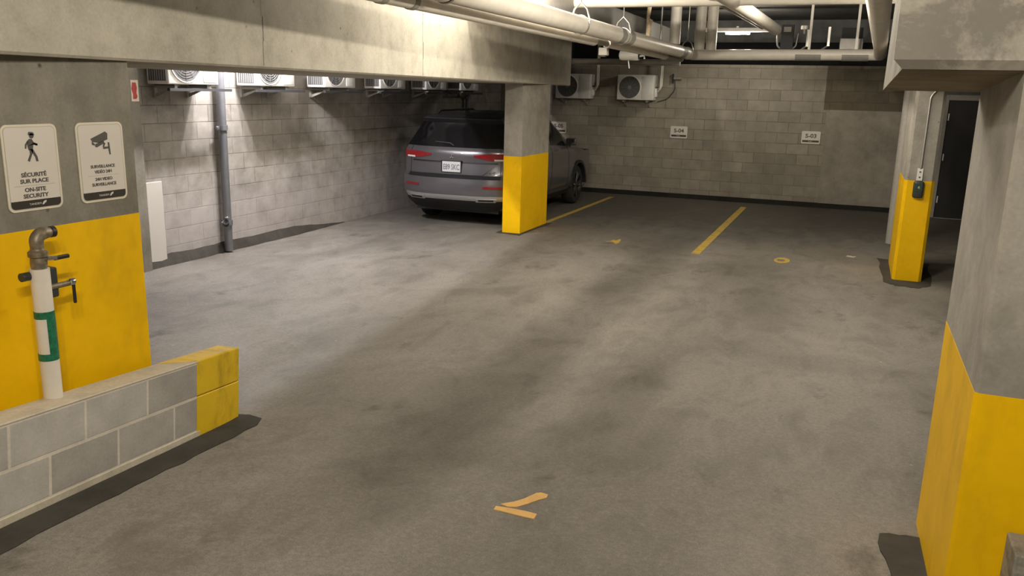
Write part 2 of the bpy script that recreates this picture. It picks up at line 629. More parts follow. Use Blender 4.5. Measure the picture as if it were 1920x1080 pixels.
struct('wall_left', new_box(WX - 0.2, WX, 0.0, WY, 0, CZ), M['wall_left'])
struct('wall_back', new_box(WX - 0.2, -0.50, WY, WY + 0.2, 0, 2.64), M['wall_back'])
bm = bmesh.new()
prism(bm, [(-0.53, 0), (0.95, 0), (0.95, 1.84), (-0.545, 1.84)], 'y', WY - 0.03, WY + 0.2)
struct('trim_1', bm, M['pier'], 'smooth concrete pier at the right end of the back wall')
struct('trim_2', new_box(-0.60, 0.95, WY - 0.012, WY + 0.2, 1.84, 2.64), M['header'], 'block header darkened with painted shade over the concrete pier')
struct('wall_recess', new_box(WX - 0.2, 6.0, 18.3, 18.5, 0, 3.12), M['dark_void'])
struct('wall_recess_upper', new_box(WX - 0.2, 6.0, 18.2, 18.5, 3.12, CZ), M['slab'])
struct('wall_right', new_box(4.0, 4.2, 4.0, 18.3, 0, CZ), M['slab'])
bm = bmesh.new()
box(bm, 0.95, 1.36, 16.78, 16.98, 0, CZ)
box(bm, 2.46, 4.0, 16.78, 16.98, 0, CZ)
box(bm, 1.36, 2.46, 16.78, 16.98, 2.16, CZ)
struct('wall_right_back', bm, M['slab'])
struct('ceiling', new_box(-7.4, 6.0, -3, 18.5, CZ, CZ + 0.2), M['slab'])

# black door beyond the far right column
dr = bpy.data.objects.new('door_1', None)
COL.objects.link(dr)
dr.location = (1.47, 16.78, 0)
tag(dr, 'black flush door in a grey frame behind the right-hand columns', 'door', kind='structure')
obj('door_leaf', new_box(0, 0.90, -0.03, 0.02, 0.012, 2.06, bev=0.004), M['door'], dr)
bm = bmesh.new()
box(bm, -0.11, -0.005, -0.06, 0.10, 0, 2.16, bev=0.005)
box(bm, 0.905, 1.0, -0.06, 0.10, 0, 2.16, bev=0.005)
box(bm, -0.005, 0.905, -0.06, 0.10, 2.065, 2.16, bev=0.005)
obj('door_frame', bm, M['frame'], dr)
for z in (1.78, 1.08, 0.33):
    obj('hinge', new_tube([(0.02, -0.045, z - 0.06), (0.02, -0.045, z + 0.06)], 0.012, 10), M['white'], dr, 40)
obj('threshold', new_box(0, 0.9, -0.09, 0.03, 0, 0.011), M['steel'], dr)

# tar upstands along the wall bases
bm = bmesh.new()
prof = []
yy = 5.9
secs = []
while yy < 10.95:
    k = 1.0 if yy < 9.6 else max(0.05, (10.95 - yy) / 1.35)
    secs.append((yy, (0.055 + 0.03 * random.random()) * k + 0.005, (0.105 + 0.022 * random.random()) * k + 0.004))
    yy += 0.18
rings = []
for y, w, h in secs:
    rings.append([bm.verts.new((WX, y, 0.0)), bm.verts.new((WX + w, y, 0.0)), bm.verts.new((WX + w * 0.35, y, h * 0.7)), bm.verts.new((WX, y, h))])
for a, b in zip(rings, rings[1:]):
    for k in range(4):
        bm.faces.new((a[k], a[(k + 1) % 4], b[(k + 1) % 4], b[k]))
bm.faces.new(rings[0]); bm.faces.new(rings[-1])
struct('baseboard_left', bm, M['tar'], 'dark tar upstand along the foot of the left block wall', smooth=50)
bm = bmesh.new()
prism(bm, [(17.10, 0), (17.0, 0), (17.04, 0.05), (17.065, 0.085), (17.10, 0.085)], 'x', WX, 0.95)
struct('baseboard_back', bm, M['tar_shaded'], 'tar upstand with painted-in shade along the foot of the back wall')

# pier of plain concrete behind the sign pillar
struct('trim_3', new_box(WX, WX + 0.10, 5.6, 6.95, 0, CZ), M['pillar'], 'plain concrete pier on the left wall')

# big dropped beam over the column line (runs slightly askew, like the ramp)
def beam_x(y):
    return -3.47 - 0.1 * (y - 3.0)


bm = bmesh.new()
ys = (-1.0, 13.82)
xf = [beam_x(y) for y in ys]
vv = []
for y, x in zip(ys, xf):
    vv.append([bm.verts.new((x, y, 2.165)), bm.verts.new((x - 0.012, y, 2.152)), bm.verts.new((x - 1.63, y, 2.152)),
               bm.verts.new((x - 1.63, y, CZ)), bm.verts.new((x, y, CZ))])
a, b = vv
for k in range(5):
    bm.faces.new((a[k], a[(k + 1) % 5], b[(k + 1) % 5], b[k]))
bm.faces.new(a); bm.faces.new(b)
o = struct('ceiling_beam', bm, M['beam'], 'wide dropped concrete beam with pitted pale face over the sign pillar')
# hairline casting joints down the beam face
bm = bmesh.new()
for y in (4.62, 7.33):
    x = beam_x(y)
    for k in range(7):
        z0 = 2.17 + k * 0.155
        w = 0.004 + 0.002 * (k % 2)
        dx = 0.008 * math.sin(k * 2.1)
        box(bm, x - 0.01, x + 0.0012, y - w / 2 + dx, y + w / 2 + dx, z0, z0 + 0.155)
obj('casting_joint', bm, M['ink'], o)


# ------------------------------------------------------------------ columns
def column(name, label, x0, x1, y0, y1, top, zy, mat, ymat, chamfer=0.0, floor_z=0.0):
    t = thing(name, label, 'column', ((x0 + x1) / 2, (y0 + y1) / 2, floor_z))
    t['kind'] = 'thing'
    cx, cy = (x0 + x1) / 2, (y0 + y1) / 2
    def outline(g=0.0):
        c = max(chamfer, 0.004)
        X0, X1, Y0, Y1 = x0 - cx - g, x1 - cx + g, y0 - cy - g, y1 - cy + g
        return [(X0 + c, Y0), (X1 - c, Y0), (X1, Y0 + c), (X1, Y1 - c), (X1 - c, Y1), (X0 + c, Y1), (X0, Y1 - c), (X0, Y0 + c)]
    obj('shaft', new_prism(outline(), 'z', 0.0, top - floor_z), mat, t)
    p = obj('painted_base', new_prism(outline(0.0015), 'z', 0.0, zy - floor_z), ymat, t)
    p['label'] = 'yellow painted lower part'
    return t


column('support_column', 'square concrete column with yellow painted base in front of the grey car', -4.70, -4.42, 11.31, 12.46, 2.16, 1.125, M['column'], M['yellow'])
c2 = column('support_column', 'narrow chamfered column carrying a small dark push-button box, yellow below', 0.580, 0.890, 10.53, 11.75, CZ, 1.165, M['column'], M['yellow'], chamfer=0.032)
column('support_column', 'big near column at the right edge of the view, yellow below grey', 0.487, 0.90, 3.182, 4.245, 2.20, 1.057, M['column'], M['yellow'], chamfer=0.012)
pil = column('sign_pillar', 'wide concrete pillar with two white signs, yellow below, behind the low block wall', -4.0, -3.545, 0.6, 3.41, 2.16, 1.36, M['pillar'], M['yellow'], chamfer=0.006)

# tar patches round column feet
def patch(label, pts, z=0.004, hfun=None):
    bm = bmesh.new()
    v0 = [bm.verts.new((x, y, (hfun(x, y) if hfun else 0) + z)) for x, y in pts]
    v1 = [bm.verts.new((x, y, (hfun(x, y) if hfun else 0) - 0.012)) for x, y in pts]
    bm.faces.new(v0)
    n = len(pts)
    for i in range(n):
        bm.faces.new((v0[i], v0[(i + 1) % n], v1[(i + 1) % n], v1[i]))
    return tag(obj('tar_patch', bm, M['tar']), label, 'tar patch')


def wobble(pts, n=5, amp=0.025):
    out = []
    for i, p in enumerate(pts):
        q = pts[(i + 1) % len(pts)]
        for k in range(n):
            t = k / n
            out.append((p[0] + (q[0] - p[0]) * t + random.uniform(-amp, amp), p[1] + (q[1] - p[1]) * t + random.uniform(-amp, amp)))
    return out


patch('dark tar patch round the foot of the column with the push-button box', wobble([(0.47, 10.35), (0.60, 10.17), (0.85, 10.15), (1.0, 10.35), (1.04, 11.8), (0.45, 11.9)]))
patch('dark tar patch round the foot of the yellow column by the car', wobble([(-4.78, 11.22), (-4.36, 11.18), (-4.33, 12.5), (-4.78, 12.55)], amp=0.018))
patch('dark tar patch beside the foot of the big near column', wobble([(0.36, 2.9), (0.52, 2.9), (0.52, 4.05), (0.30, 4.0), (0.34, 3.5)], amp=0.012), hfun=ramp_h, z=0.001)

# sloping drop cap above the near column
bm = bmesh.new()
x0, x1 = 0.093, 1.6
pf, pb = (3.16, 2.152), (4.30, 2.092)
fl = [bm.verts.new((x0, pf[0], CZ)), bm.verts.new((x0, pf[0], pf[1] + 0.03)), bm.verts.new((x0 + 0.03, pf[0] + 0.03, pf[1])),
      bm.verts.new((x0 + 0.004, pb[0], pb[1])), bm.verts.new((x0 + 0.03, pb[0], CZ))]
fr = [bm.verts.new((x1, pf[0], CZ)), bm.verts.new((x1, pf[0], pf[1] + 0.03)), bm.verts.new((x1, pf[0] + 0.03, pf[1])),
      bm.verts.new((x1, pb[0], pb[1])), bm.verts.new((x1, pb[0], CZ))]
for k in range(5):
    f = bm.faces.new((fl[k], fl[(k + 1) % 5], fr[(k + 1) % 5], fr[k]))
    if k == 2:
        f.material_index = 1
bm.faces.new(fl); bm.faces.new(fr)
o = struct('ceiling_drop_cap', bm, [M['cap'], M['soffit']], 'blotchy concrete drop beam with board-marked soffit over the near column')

# bare concrete stub in front of the near column
tag(obj('concrete_stub', new_box(0.655, 1.1, 3.0, 3.175, 0.0, 0.565, bev=0.006), M['cap']), 'low bare concrete stub against the yellow near column', 'stub')

# ------------------------------------------------------------------ low block wall on the ramp edge
DIR3 = Vector((-0.12986, 0.98571, -0.10731)).normalized()
NX = Vector((D.y, -D.x, 0))                 # out of the face, towards the ramp
NZ = NX.cross(DIR3).normalized()
LW = thing('low_block_wall', 'low grey block kerb wall with yellow end stepping down beside the ramp', 'low wall')
LW['kind'] = 'thing'
LW.matrix_world = Matrix(((NX.x, DIR3.x, NZ.x, -3.40), (NX.y, DIR3.y, NZ.y, 3.925), (NX.z, DIR3.z, NZ.z, 0.0), (0, 0, 0, 1)))
LT = 0.15
HT = 0.456
obj('blockwork', new_box(-LT, 0, -5.0, -0.425, -0.06, HT - 0.012), M['low_block'], LW)
obj('mortar_cap', new_box(-LT - 0.004, 0.003, -5.0, -0.40, HT - 0.012, HT, bev=0.004), M['mortar'], LW)
obj('bed_joint', new_box(-LT - 0.003, 0.004, -5.0, -0.40, -0.08, 0.044, bev=0.004), M['mortar'], LW)
bm = bmesh.new()
box(bm, -LT - 0.002, 0.0025, -0.43, 0.0, -0.06, 0.246, bev=0.004)
box(bm, -LT - 0.002, 0.0025, -0.43, 0.0, 0.249, HT + 0.003, bev=0.008, seg=2)
prism(bm, [(0.0, -0.42), (-0.04, -0.48), (-0.09, -0.53), (-LT, -0.58), (-LT, -0.42)], 'z', HT - 0.004, HT + 0.0012)
y = obj('yellow_end', bm, M['yellow_dirty'], LW)
y['label'] = 'grubby yellow painted end'
# tar strip along its foot
pts_out, pts_in = [], []
s = -5.0
while s <= 0.12:
    b0 = Vector((-3.40, 3.925, 0)) + Vector((DIR3.x, DIR3.y, 0)) * s
    pts_in.append(b0 - NX * 0.02)
    pts_out.append(b0 + NX * (0.17 + random.uniform(-0.012, 0.012) + (0.0 if s < 0 else -0.03)))
    s += 0.12
bm = bmesh.new()
ra = [bm.verts.new((p.x, p.y, ramp_h(p.x, p.y) + 0.006)) for p in pts_in]
rb = [bm.verts.new((p.x, p.y, ramp_h(p.x, p.y) - 0.001)) for p in pts_out]
rc = [bm.verts.new((p.x, p.y, ramp_h(p.x, p.y) - 0.03)) for p in pts_out]
rm = [bm.verts.new(((p.x + q.x) / 2, (p.y + q.y) / 2, ramp_h((p.x + q.x) / 2, (p.y + q.y) / 2) + 0.012 + random.uniform(-.003, .003))) for p, q in zip(pts_in, pts_out)]
for i in range(len(ra) - 1):
    bm.faces.new((ra[i], ra[i + 1], rm[i + 1], rm[i]))
    bm.faces.new((rm[i], rm[i + 1], rb[i + 1], rb[i]))
    bm.faces.new((rb[i], rb[i + 1], rc[i + 1], rc[i]))
tag(obj('tar_strip', bm, M['tar'], smooth=60), 'dark tar strip along the foot of the low block wall', 'tar strip')

# ------------------------------------------------------------------ wall signs on the pillar (local frame: x right, z up, facing -y)
def on_pillar(o, y, z):
    o.location = (-3.5445, y, z)
    o.rotation_euler = (0, 0, PI / 2)


SW, SH = 0.287, 0.398
def sign_base(t):
    obj('plate', new_prism(rrect(-SW / 2, SW / 2, -SH / 2, SH / 2, 0.030), 'y', -0.004, 0.0), M['sign_edge'], t, 40)
    bm = new_prism(rrect(-SW / 2 + 0.010, SW / 2 - 0.010, -SH / 2 + 0.010, SH / 2 - 0.010, 0.022), 'y', -0.0046, -0.0035)
    obj('border_line', bm, M['ink_soft'], t, 40)
    obj('white_face', new_prism(rrect(-SW / 2 + 0.013, SW / 2 - 0.013, -SH / 2 + 0.013, SH / 2 - 0.013, 0.020), 'y', -0.0052, -0.0036), M['sign_white'], t, 40)
    r = 0.020
    x0, x1, z0, z1 = -SW / 2 + 0.013, SW / 2 - 0.013, -SH / 2 + 0.013, -SH / 2 + 0.050
    pts = [(x1, z1), (x0, z1)]
    for cx, a0 in ((x0 + r, 180), (x1 - r, 270)):
        for k in range(7):
            a = math.radians(a0 + 90 * k / 6)
            pts.append((cx + r * math.cos(a), z0 + r + r * math.sin(a)))
    obj('black_footer', new_prism(pts, 'y', -0.0058, -0.0036), M['sign_black'], t, 40)
    bm = bmesh.new()
    add_text(bm, 'TANDEM', 0.0135, -0.008, -SH / 2 + 0.0265, y=-0.0060, width=0.062)
    prism(bm, [(0.028, -SH / 2 + 0.024), (0.036, -SH / 2 + 0.024), (0.041, -SH / 2 + 0.030), (0.050, -SH / 2 + 0.034), (0.052, -SH / 2 + 0.043), (0.040, -SH / 2 + 0.041), (0.032, -SH / 2 + 0.034)], 'y', -0.0064, -0.0056)
    obj('footer_logo', bm, M['sign_white'], t)


t = thing('security_sign', 'white sign with a walking guard pictogram on the concrete pillar', 'sign')
on_pillar(t, 2.795, 1.647)
sign_base(t)
bm = bmesh.new()
def poly(pts, ox=0.0, oz=0.0, k=1.0):
    prism(bm, [(ox + x * k, oz + z * k) for x, z in pts], 'y', -0.0062, -0.0045)
k, ox, oz = 0.001, -0.002, 0.042
# walking guard: head, cap, torso with arms, two legs, bag
poly(circle(9, 104, 12, 20), ox, oz, k)
poly([(-7, 108), (24, 106), (24, 112), (19, 121), (-3, 123), (-7, 116)], ox, oz, k)
poly([(-14, 82), (-4, 91), (10, 90), (16, 78), (15, 64), (33, 58), (36, 66), (18, 71), (14, 60), (10, 40), (-12, 40), (-16, 58)], ox, oz, k)
poly([(12, 68), (36, 58), (38, 67), (14, 77)], ox, oz, k)
poly([(-14, 83), (-28, 66), (-30, 47), (-23, 47), (-20, 62), (-10, 74)], ox, oz, k)
poly([(-8, 44), (10, 44), (9, 30), (-12, -14), (-22, -8), (-7, 22)], ox, oz, k)
poly([(0, 44), (12, 42), (30, 8), (34, -14), (22, -14), (18, 6), (2, 32)], ox, oz, k)
obj('guard_pictogram', bm, M['ink'], t)
bm = bmesh.new()
add_text(bm, 'SÉCURITÉ', 0.026, 0.0, -0.040, y=-0.0058, bold=0.0008, width=0.132)
add_text(bm, 'SUR PLACE', 0.026, 0.0, -0.069, y=-0.0058, bold=0.0008, width=0.148)
obj('lettering', bm, M['ink'], t)
bm = bmesh.new()
add_text(bm, 'ON-SITE', 0.026, 0.0, -0.109, y=-0.0058, bold=0.0008, width=0.110)
add_text(bm, 'SECURITY', 0.026, 0.0, -0.138, y=-0.0058, bold=0.0008, width=0.132)
obj('lettering', bm, M['ink'], t)
obj('dividing_rule', new_box(-0.105, 0.105, -0.0060, -0.0045, -0.0815, -0.0795), M['ink_soft'], t)

t = thing('surveillance_sign', 'white sign with a surveillance camera pictogram on the concrete pillar', 'sign')
on_pillar(t, 3.190, 1.647)
sign_base(t)
bm = bmesh.new()
k, ox, oz = 0.001, -0.004, 0.060
poly([(-58, 58), (34, 92), (48, 82), (46, 52), (-6, 36), (-46, 42)], ox, oz, k)
poly([(-50, 46), (-32, 30), (-38, 24), (-52, 30)], ox, oz, k)
poly([(-30, 32), (22, 46), (26, 34), (-24, 14), (-34, 20)], ox, oz, k)
poly([(22, 36), (32, 34), (22, 16), (48, 16), (48, 6), (16, 4), (14, 20)], ox, oz, k)
poly([(46, 38), (56, 36), (60, -24), (52, -26), (48, -4)], ox, oz, k)
obj('camera_pictogram', bm, M['ink'], t)
bm = bmesh.new()
add_text(bm, 'SURVEILLANCE', 0.021, 0.0, -0.028, y=-0.0058, bold=0.0006, width=0.150)
add_text(bm, 'VIDÉO 24H', 0.021, 0.0, -0.055, y=-0.0058, bold=0.0006, width=0.106)
obj('lettering', bm, M['ink'], t)
bm = bmesh.new()
add_text(bm, '24H VIDEO', 0.021, 0.0, -0.092, y=-0.0058, bold=0.0006, width=0.106)
add_text(bm, 'SURVEILLANCE', 0.021, 0.0, -0.119, y=-0.0058, bold=0.0006, width=0.150)
obj('lettering', bm, M['ink'], t)
obj('dividing_rule', new_box(-0.095, 0.095, -0.0060, -0.0045, -0.0675, -0.0660), M['ink_soft'], t)

# red and white label on the pier behind the pillar
t = thing('warning_label', 'small red and white label high on the pier behind the sign pillar', 'label')
t.location = (WX + 0.1005, 6.89, 1.955)
t.rotation_euler = (0, 0, PI / 2)
obj('backing', new_box(-0.050, 0.050, -0.003, 0.0, -0.110, 0.110), M['sign_edge'], t)
bm = bmesh.new()
prism(bm, [(-0.030, -0.085), (0.012, -0.085), (0.030, -0.060), (0.018, -0.02), (0.030, 0.03), (0.018, 0.085), (-0.030, 0.085), (-0.045, 0.02), (-0.026, -0.04)], 'y', -0.0045, -0.0025)
obj('red_print', bm, M['red'], t)

# white board standing against the left wall
tag(obj('white_board', new_box(WX + 0.002, WX + 0.03, 6.975, 7.25, 0.0, 0.965, bev=0.003), M['board']), 'tall white board standing against the left block wall', 'board')

# ------------------------------------------------------------------ water tap on the low wall
TX = -3.36
T = thing('water_standpipe', 'white lagged standpipe with brass tap on the low wall before the yellow pillar', 'tap', (TX, 2.63, 0.55))
def L(y, z, x=0.0):
    return (x, y - 2.63, z - 0.55)
obj('lagged_pipe', new_tube([L(2.63, 0.56), L(2.63, 1.215)], 0.042, 24), M['white_pipe'], T, 40)
bm = bmesh.new()
lathe(bm, [(0.025, 0.655), (0.032, 0.66), (0.036, 0.69), (0.034, 0.715), (0.042, 0.722), (0.042, 0.742), (0.030, 0.75), (0.026, 0.77)], 16)
obj('valve_body', bm, M['brass'], T, 40)
obj('spout', new_tube([L(2.63, 1.30), L(2.628, 1.350), L(2.655, 1.372), L(2.705, 1.372)], [0.028] + [0.030] * 18 + [0.022], 16, bend=0.035), M['brass'], T, 50)
obj('spout_mouth', new_tube([L(2.703, 1.372), L(2.722, 1.372)], 0.026, 16), M['black'], T, 40)
bm = bmesh.new()
tube(bm, [L(2.645, 1.262, 0.035), L(2.69, 1.258, 0.04)], 0.010, 10)
obj('valve_stem', bm, M['chrome'], T, 40)
obj('lever_handle', new_box(0.030, 0.046, 0.045, 0.128, 0.697, 0.716, bev=0.005, seg=2), M['black'], T)
bm = bmesh.new()
tube(bm, [L(2.55, 1.185, -0.02), L(2.63, 1.185, -0.02)], 0.020, 12)
obj('branch_stub', bm, M['charcoal'], T, 40)
bm = bmesh.new()
box(bm, -0.06, 0.0, 0.042, 0.092, 0.515, 0.655, bev=0.006)
obj('pipe_clamp', bm, M['charcoal'], T)
obj('side_branch', new_tube([L(2.66, 1.118, 0.0), L(2.78, 1.118, 0.0)], 0.013, 12), M['brass'], T, 40)
bm = bmesh.new()
lathe(bm, [(0.006, -0.018), (0.017, -0.012), (0.019, 0.0), (0.017, 0.012), (0.006, 0.018)], 14, 'y', L(2.790, 1.122))
obj('side_valve', bm, M['chrome'], T, 50)
obj('side_handle', new_box(-0.007, 0.007, 0.162, 0.177, 0.465, 0.560, bev=0.004), M['black'], T)
# green pipe marker
bm = bmesh.new()
for z0, z1 in ((0.985, 1.018), (0.785, 0.818)):
    lathe(bm, [(0.0424, z0 - 0.55), (0.0436, z0 - 0.55), (0.0436, z1 - 0.55), (0.0424, z1 - 0.55)], 28)
for k in range(6):
    a0, a1 = math.radians(-30 + 16 * k), math.radians(-30 + 16 * (k + 1))
    r0, r1 = 0.0425, 0.0437
    pts = [(r0 * math.cos(a0), r0 * math.sin(a0)), (r1 * math.cos(a0), r1 * math.sin(a0)), (r1 * math.cos(a1), r1 * math.sin(a1)), (r0 * math.cos(a1), r0 * math.sin(a1))]
    prism(bm, pts, 'z', 0.262, 0.442)
g = obj('pipe_marker', bm, M['green'], T)
g['label'] = 'green pipe marker'

# ------------------------------------------------------------------ floor markings
def mark(name, label, pts, mat, z=0.003, hfun=None, group=None, cat='floor marking'):
    bm = bmesh.new()
    for poly_ in pts:
        v0 = [bm.verts.new((x, y, (hfun(x, y) - 0.006 if hfun else 0) + z)) for x, y in poly_]
        v1 = [bm.verts.new((x, y, (hfun(x, y) - 0.006 if hfun else 0) - 0.002)) for x, y in poly_]
        bm.faces.new(v0)
        n = len(poly_)
        for i in range(n):
            bm.faces.new((v0[i], v0[(i + 1) % n], v1[(i + 1) % n], v1[i]))
    return tag(obj(name, bm, mat), label, cat, group)


mark('parking_line', 'faded yellow parking line between the two empty stalls', [[(-1.85, 11.02), (-1.74, 11.0), (-1.755, 16.28), (-1.865, 16.30)]], M['line'])
mark('parking_line', 'faded yellow parking line beside the grey car, behind the yellow column', [[(-4.50, 12.40), (-4.41, 12.40), (-4.39, 16.44), (-4.48, 16.43)]], M['line'])
UPS = [(-1.415, 3.461), (-1.367, 3.522), (-1.337, 3.583), (-1.31, 3.68), (-1.291, 3.699), (-1.249, 3.69), (-1.242, 3.645), (-1.266, 3.605), (-1.299, 3.526), (-1.332, 3.465), (-1.371, 3.447)]
LOS = [(-1.419, 3.383), (-1.425, 3.426), (-1.354, 3.436), (-1.275, 3.438), (-1.214, 3.431), (-1.207, 3.371), (-1.264, 3.372), (-1.327, 3.377), (-1.391, 3.383)]
mark('paint_stroke', 'curved orange paint stroke on the near floor, upper of the pair', [UPS], M['mark'], hfun=ramp_h, z=0.004)
mark('paint_stroke', 'straight orange paint stroke on the near floor, lower of the pair', [LOS], M['mark'], hfun=ramp_h, z=0.004)
mark('paint_mark', 'worn yellow paint fragment on the floor of the stall beside the car', [[(-3.119, 11.34), (-3.061, 11.41), (-3.054, 11.55), (-3.0, 11.45), (-2.988, 11.621), (-2.946, 11.548), (-2.909, 11.24), (-2.934, 11.198), (-3.006, 11.324)]], M['line'])
ring_o = [(-0.70 + 0.098 * math.cos(a), 11.11 + 0.20 * math.sin(a)) for a in [2 * PI * k / 20 for k in range(20)]]
ring_i = [(-0.71 + 0.050 * math.cos(a), 11.10 + 0.085 * math.sin(a)) for a in [2 * PI * k / 20 for k in range(20)]]
mark('paint_mark', 'worn yellow oval paint mark on the floor before the right stall',
     [[ring_o[k], ring_o[(k + 1) % 20], ring_i[(k + 1) % 20], ring_i[k]] for k in range(20)], M['line'])
mark('paint_mark', 'small pale scrap on the floor near the push-button column', [[(0.06, 11.82), (0.17, 11.80), (0.19, 11.90), (0.08, 11.92)]], M['white_line'])


# ------------------------------------------------------------------ stall signs
def stall_sign(label, x, text):
    t = thing('stall_sign', label, 'sign', (x, WY - 0.0005, 1.315), 0, 'stall number signs on the back wall')
    obj('plate', new_prism(rrect(-0.17, 0.17, -0.117, 0.117, 0.02), 'y', -0.004, 0), M['sign_white'], t, 40)
    obj('black_band', new_prism([(-0.150, -0.090), (0.150, -0.090), (0.150, -0.052), (-0.150, -0.052)], 'y', -0.0055, -0.0035), M['sign_black'], t)
    bm = bmesh.new()
    add_text(bm, text, 0.105, 0.0, -0.005, y=-0.005, bold=0.003, width=0.20)
    obj('lettering', bm, M['ink'], t)
    bm = bmesh.new()
    add_text(bm, 'TANDEM', 0.022, -0.01, -0.079, y=-0.0062, width=0.075)
    obj('footer_logo', bm, M['sign_white'], t)
    return t


stall_sign('white stall number sign S-03 on the back wall, nearest the concrete pier', -0.775, 'S-03')
stall_sign('white stall number sign S-04 on the back wall between the empty stalls', -3.295, 'S-04')
stall_sign('white stall number sign S-05 on the back wall before the parked car', -5.855, 'S-05')


# ------------------------------------------------------------------ air conditioners (local frame: front faces -y, back on y=0)
def make_ac(name, label, group, W, H, Dp, side_grille):
    t = thing(name, label, 'air conditioner', group=group)
    y0, y1 = -0.05 - Dp, -0.05
    bm = bmesh.new()
    box(bm, -W / 2, W / 2, y0, y1, 0.04, H, bev=0.014, seg=3)
    obj('casing', bm, M['white'], t, 40)
    fx, fz, fr = -W * 0.16, 0.04 + (H - 0.04) * 0.5, (H - 0.04) * 0.44
    obj('fan_opening', new_prism(circle(fx, fz, fr, 40), 'y', y0 - 0.002, y0 + 0.01), M['ac_dark'], t, 40)
    bm = bmesh.new()
    # guard: concentric wires and spokes over the fan
    for r in [fr * q for q in (0.22, 0.34, 0.46, 0.58, 0.70, 0.82, 0.94)]:
        lathe(bm, [(r - 0.002, y0 - 0.010), (r + 0.002, y0 - 0.010), (r + 0.002, y0 - 0.005), (r - 0.002, y0 - 0.005)], 36, 'y', (fx, 0, fz))
    for k in range(12):
        a = 2 * PI * k / 12
        tube(bm, [(fx + fr * 0.14 * math.cos(a), y0 - 0.008, fz + fr * 0.14 * math.sin(a)), (fx + fr * math.cos(a), y0 - 0.006, fz + fr * math.sin(a))], 0.0022, 6)
    lathe(bm, [(0.001, y0 - 0.016), (fr * 0.16, y0 - 0.014), (fr * 0.17, y0 - 0.004)], 24, 'y', (fx, 0, fz))
    obj('fan_guard', bm, M['guard'], t)
    bm = bmesh.new()
    n = 40
    ro, ri = fr * 1.05, fr
    lathe(bm, [(ri, y0 - 0.012), (ro, y0 - 0.012), (ro + 0.006, y0 + 0.004), (ri, y0 + 0.004)], 40, 'y', (fx, 0, fz))
    obj('fan_ring', bm, M['white'], t, 40)
    px0 = fx + fr * 1.16
    bm = bmesh.new()
    box(bm, px0, W / 2 - 0.018, y0 - 0.006, y0 + 0.01, 0.065, H - 0.03, bev=0.005, seg=2)
    obj('service_panel', bm, M['white'], t, 40)
    if side_grille:
        bm = bmesh.new()
        box(bm, -W / 2 - 0.002, -W / 2 + 0.02, y0 + 0.035, y1 - 0.03, 0.075, H - 0.04)
        obj('coil', bm, M['ac_dark'], t)
        bm = bmesh.new()
        for q in range(7):
            yy = y0 + 0.055 + q * (Dp - 0.11) / 6
            box(bm, -W / 2 - 0.006, -W / 2 + 0.005, yy - 0.0025, yy + 0.0025, 0.08, H - 0.045)
        for z in (0.20, 0.34, 0.47):
            box(bm, -W / 2 - 0.007, -W / 2 + 0.004, y0 + 0.035, y1 - 0.03, z - 0.003, z + 0.003)
        obj('coil_guard', bm, M['ac_grille'], t)
    else:
        bm = bmesh.new()
        box(bm, W / 2 - 0.01, W / 2 + 0.035, y1 - 0.17, y1 - 0.04, 0.10, H * 0.55, bev=0.02, seg=3)
        obj('valve_cover', bm, M['white'], t, 40)
        bm = bmesh.new()
        tube(bm, [(W / 2, y0 + 0.14, H * 0.55), (W / 2 + 0.05, y0 + 0.14, H * 0.55)], 0.018, 12)
        obj('valve', bm, M['ac_dark'], t, 40)
    for sx in (-1, 1):
        x = sx * W * 0.32
        bm = bmesh.new()
        box(bm, x - 0.02, x + 0.02, y0 + 0.03, 0.0, 0.0, 0.025)
        box(bm, x - 0.02, x + 0.02, -0.03, 0.0, -0.10, 0.30)
        prism(bm, [(-0.03, -0.10), (-0.03, -0.06), (y0 + 0.10, 0.0), (y0 + 0.06, 0.0)], 'x', x - 0.004, x + 0.004)
        obj('bracket', bm, M['grey_band'], t)
        obj('foot', new_box(x - 0.035, x + 0.035, y0 + 0.02, y1 - 0.02, 0.025, 0.042), M['ac_dark'], t)
    return t


acL = make_ac('outdoor_air_conditioner', '', 'air conditioners in a row on the left wall', 0.775, 0.56, 0.30, True)
def rail(t):
    obj('bracket_rail', new_box(-0.36, 0.62, -0.34, -0.30, -0.03, 0.0), M['dark'], t)
rail(acL)
AC_LABELS = [('white condenser unit over the steel pipe, brightest lit and nearest of the row', 7.505),
             ('white condenser unit second from the sign pillar in the left wall row', 8.94),
             ('white condenser unit third from the sign pillar in the left wall row', 10.39),
             ('dim condenser unit fourth from the sign pillar in the left wall row', 11.88),
             ('dim condenser unit second from the far end of the left wall row', 13.38),
             ('dim condenser unit above the parked car, last of the left wall row', 14.75)]
for i, (lab, y) in enumerate(AC_LABELS):
    o = acL if i == 0 else copy_tree(acL)
    o['label'] = lab
    o.location = (WX, y, 1.99)
    o.rotation_euler = (0, 0, PI / 2)
acB = make_ac('outdoor_air_conditioner', '', 'air conditioners on the back wall', 0.745, 0.53, 0.30, False)
for i, (lab, x) in enumerate([('white condenser unit on the back wall with its round fan guard in full view', -4.155),
                              ('white condenser unit on the back wall, half hidden by the beam end', -5.46)]):
    o = acB if i == 0 else copy_tree(acB)
    o['label'] = lab
    o.location = (x, WY, 1.885)
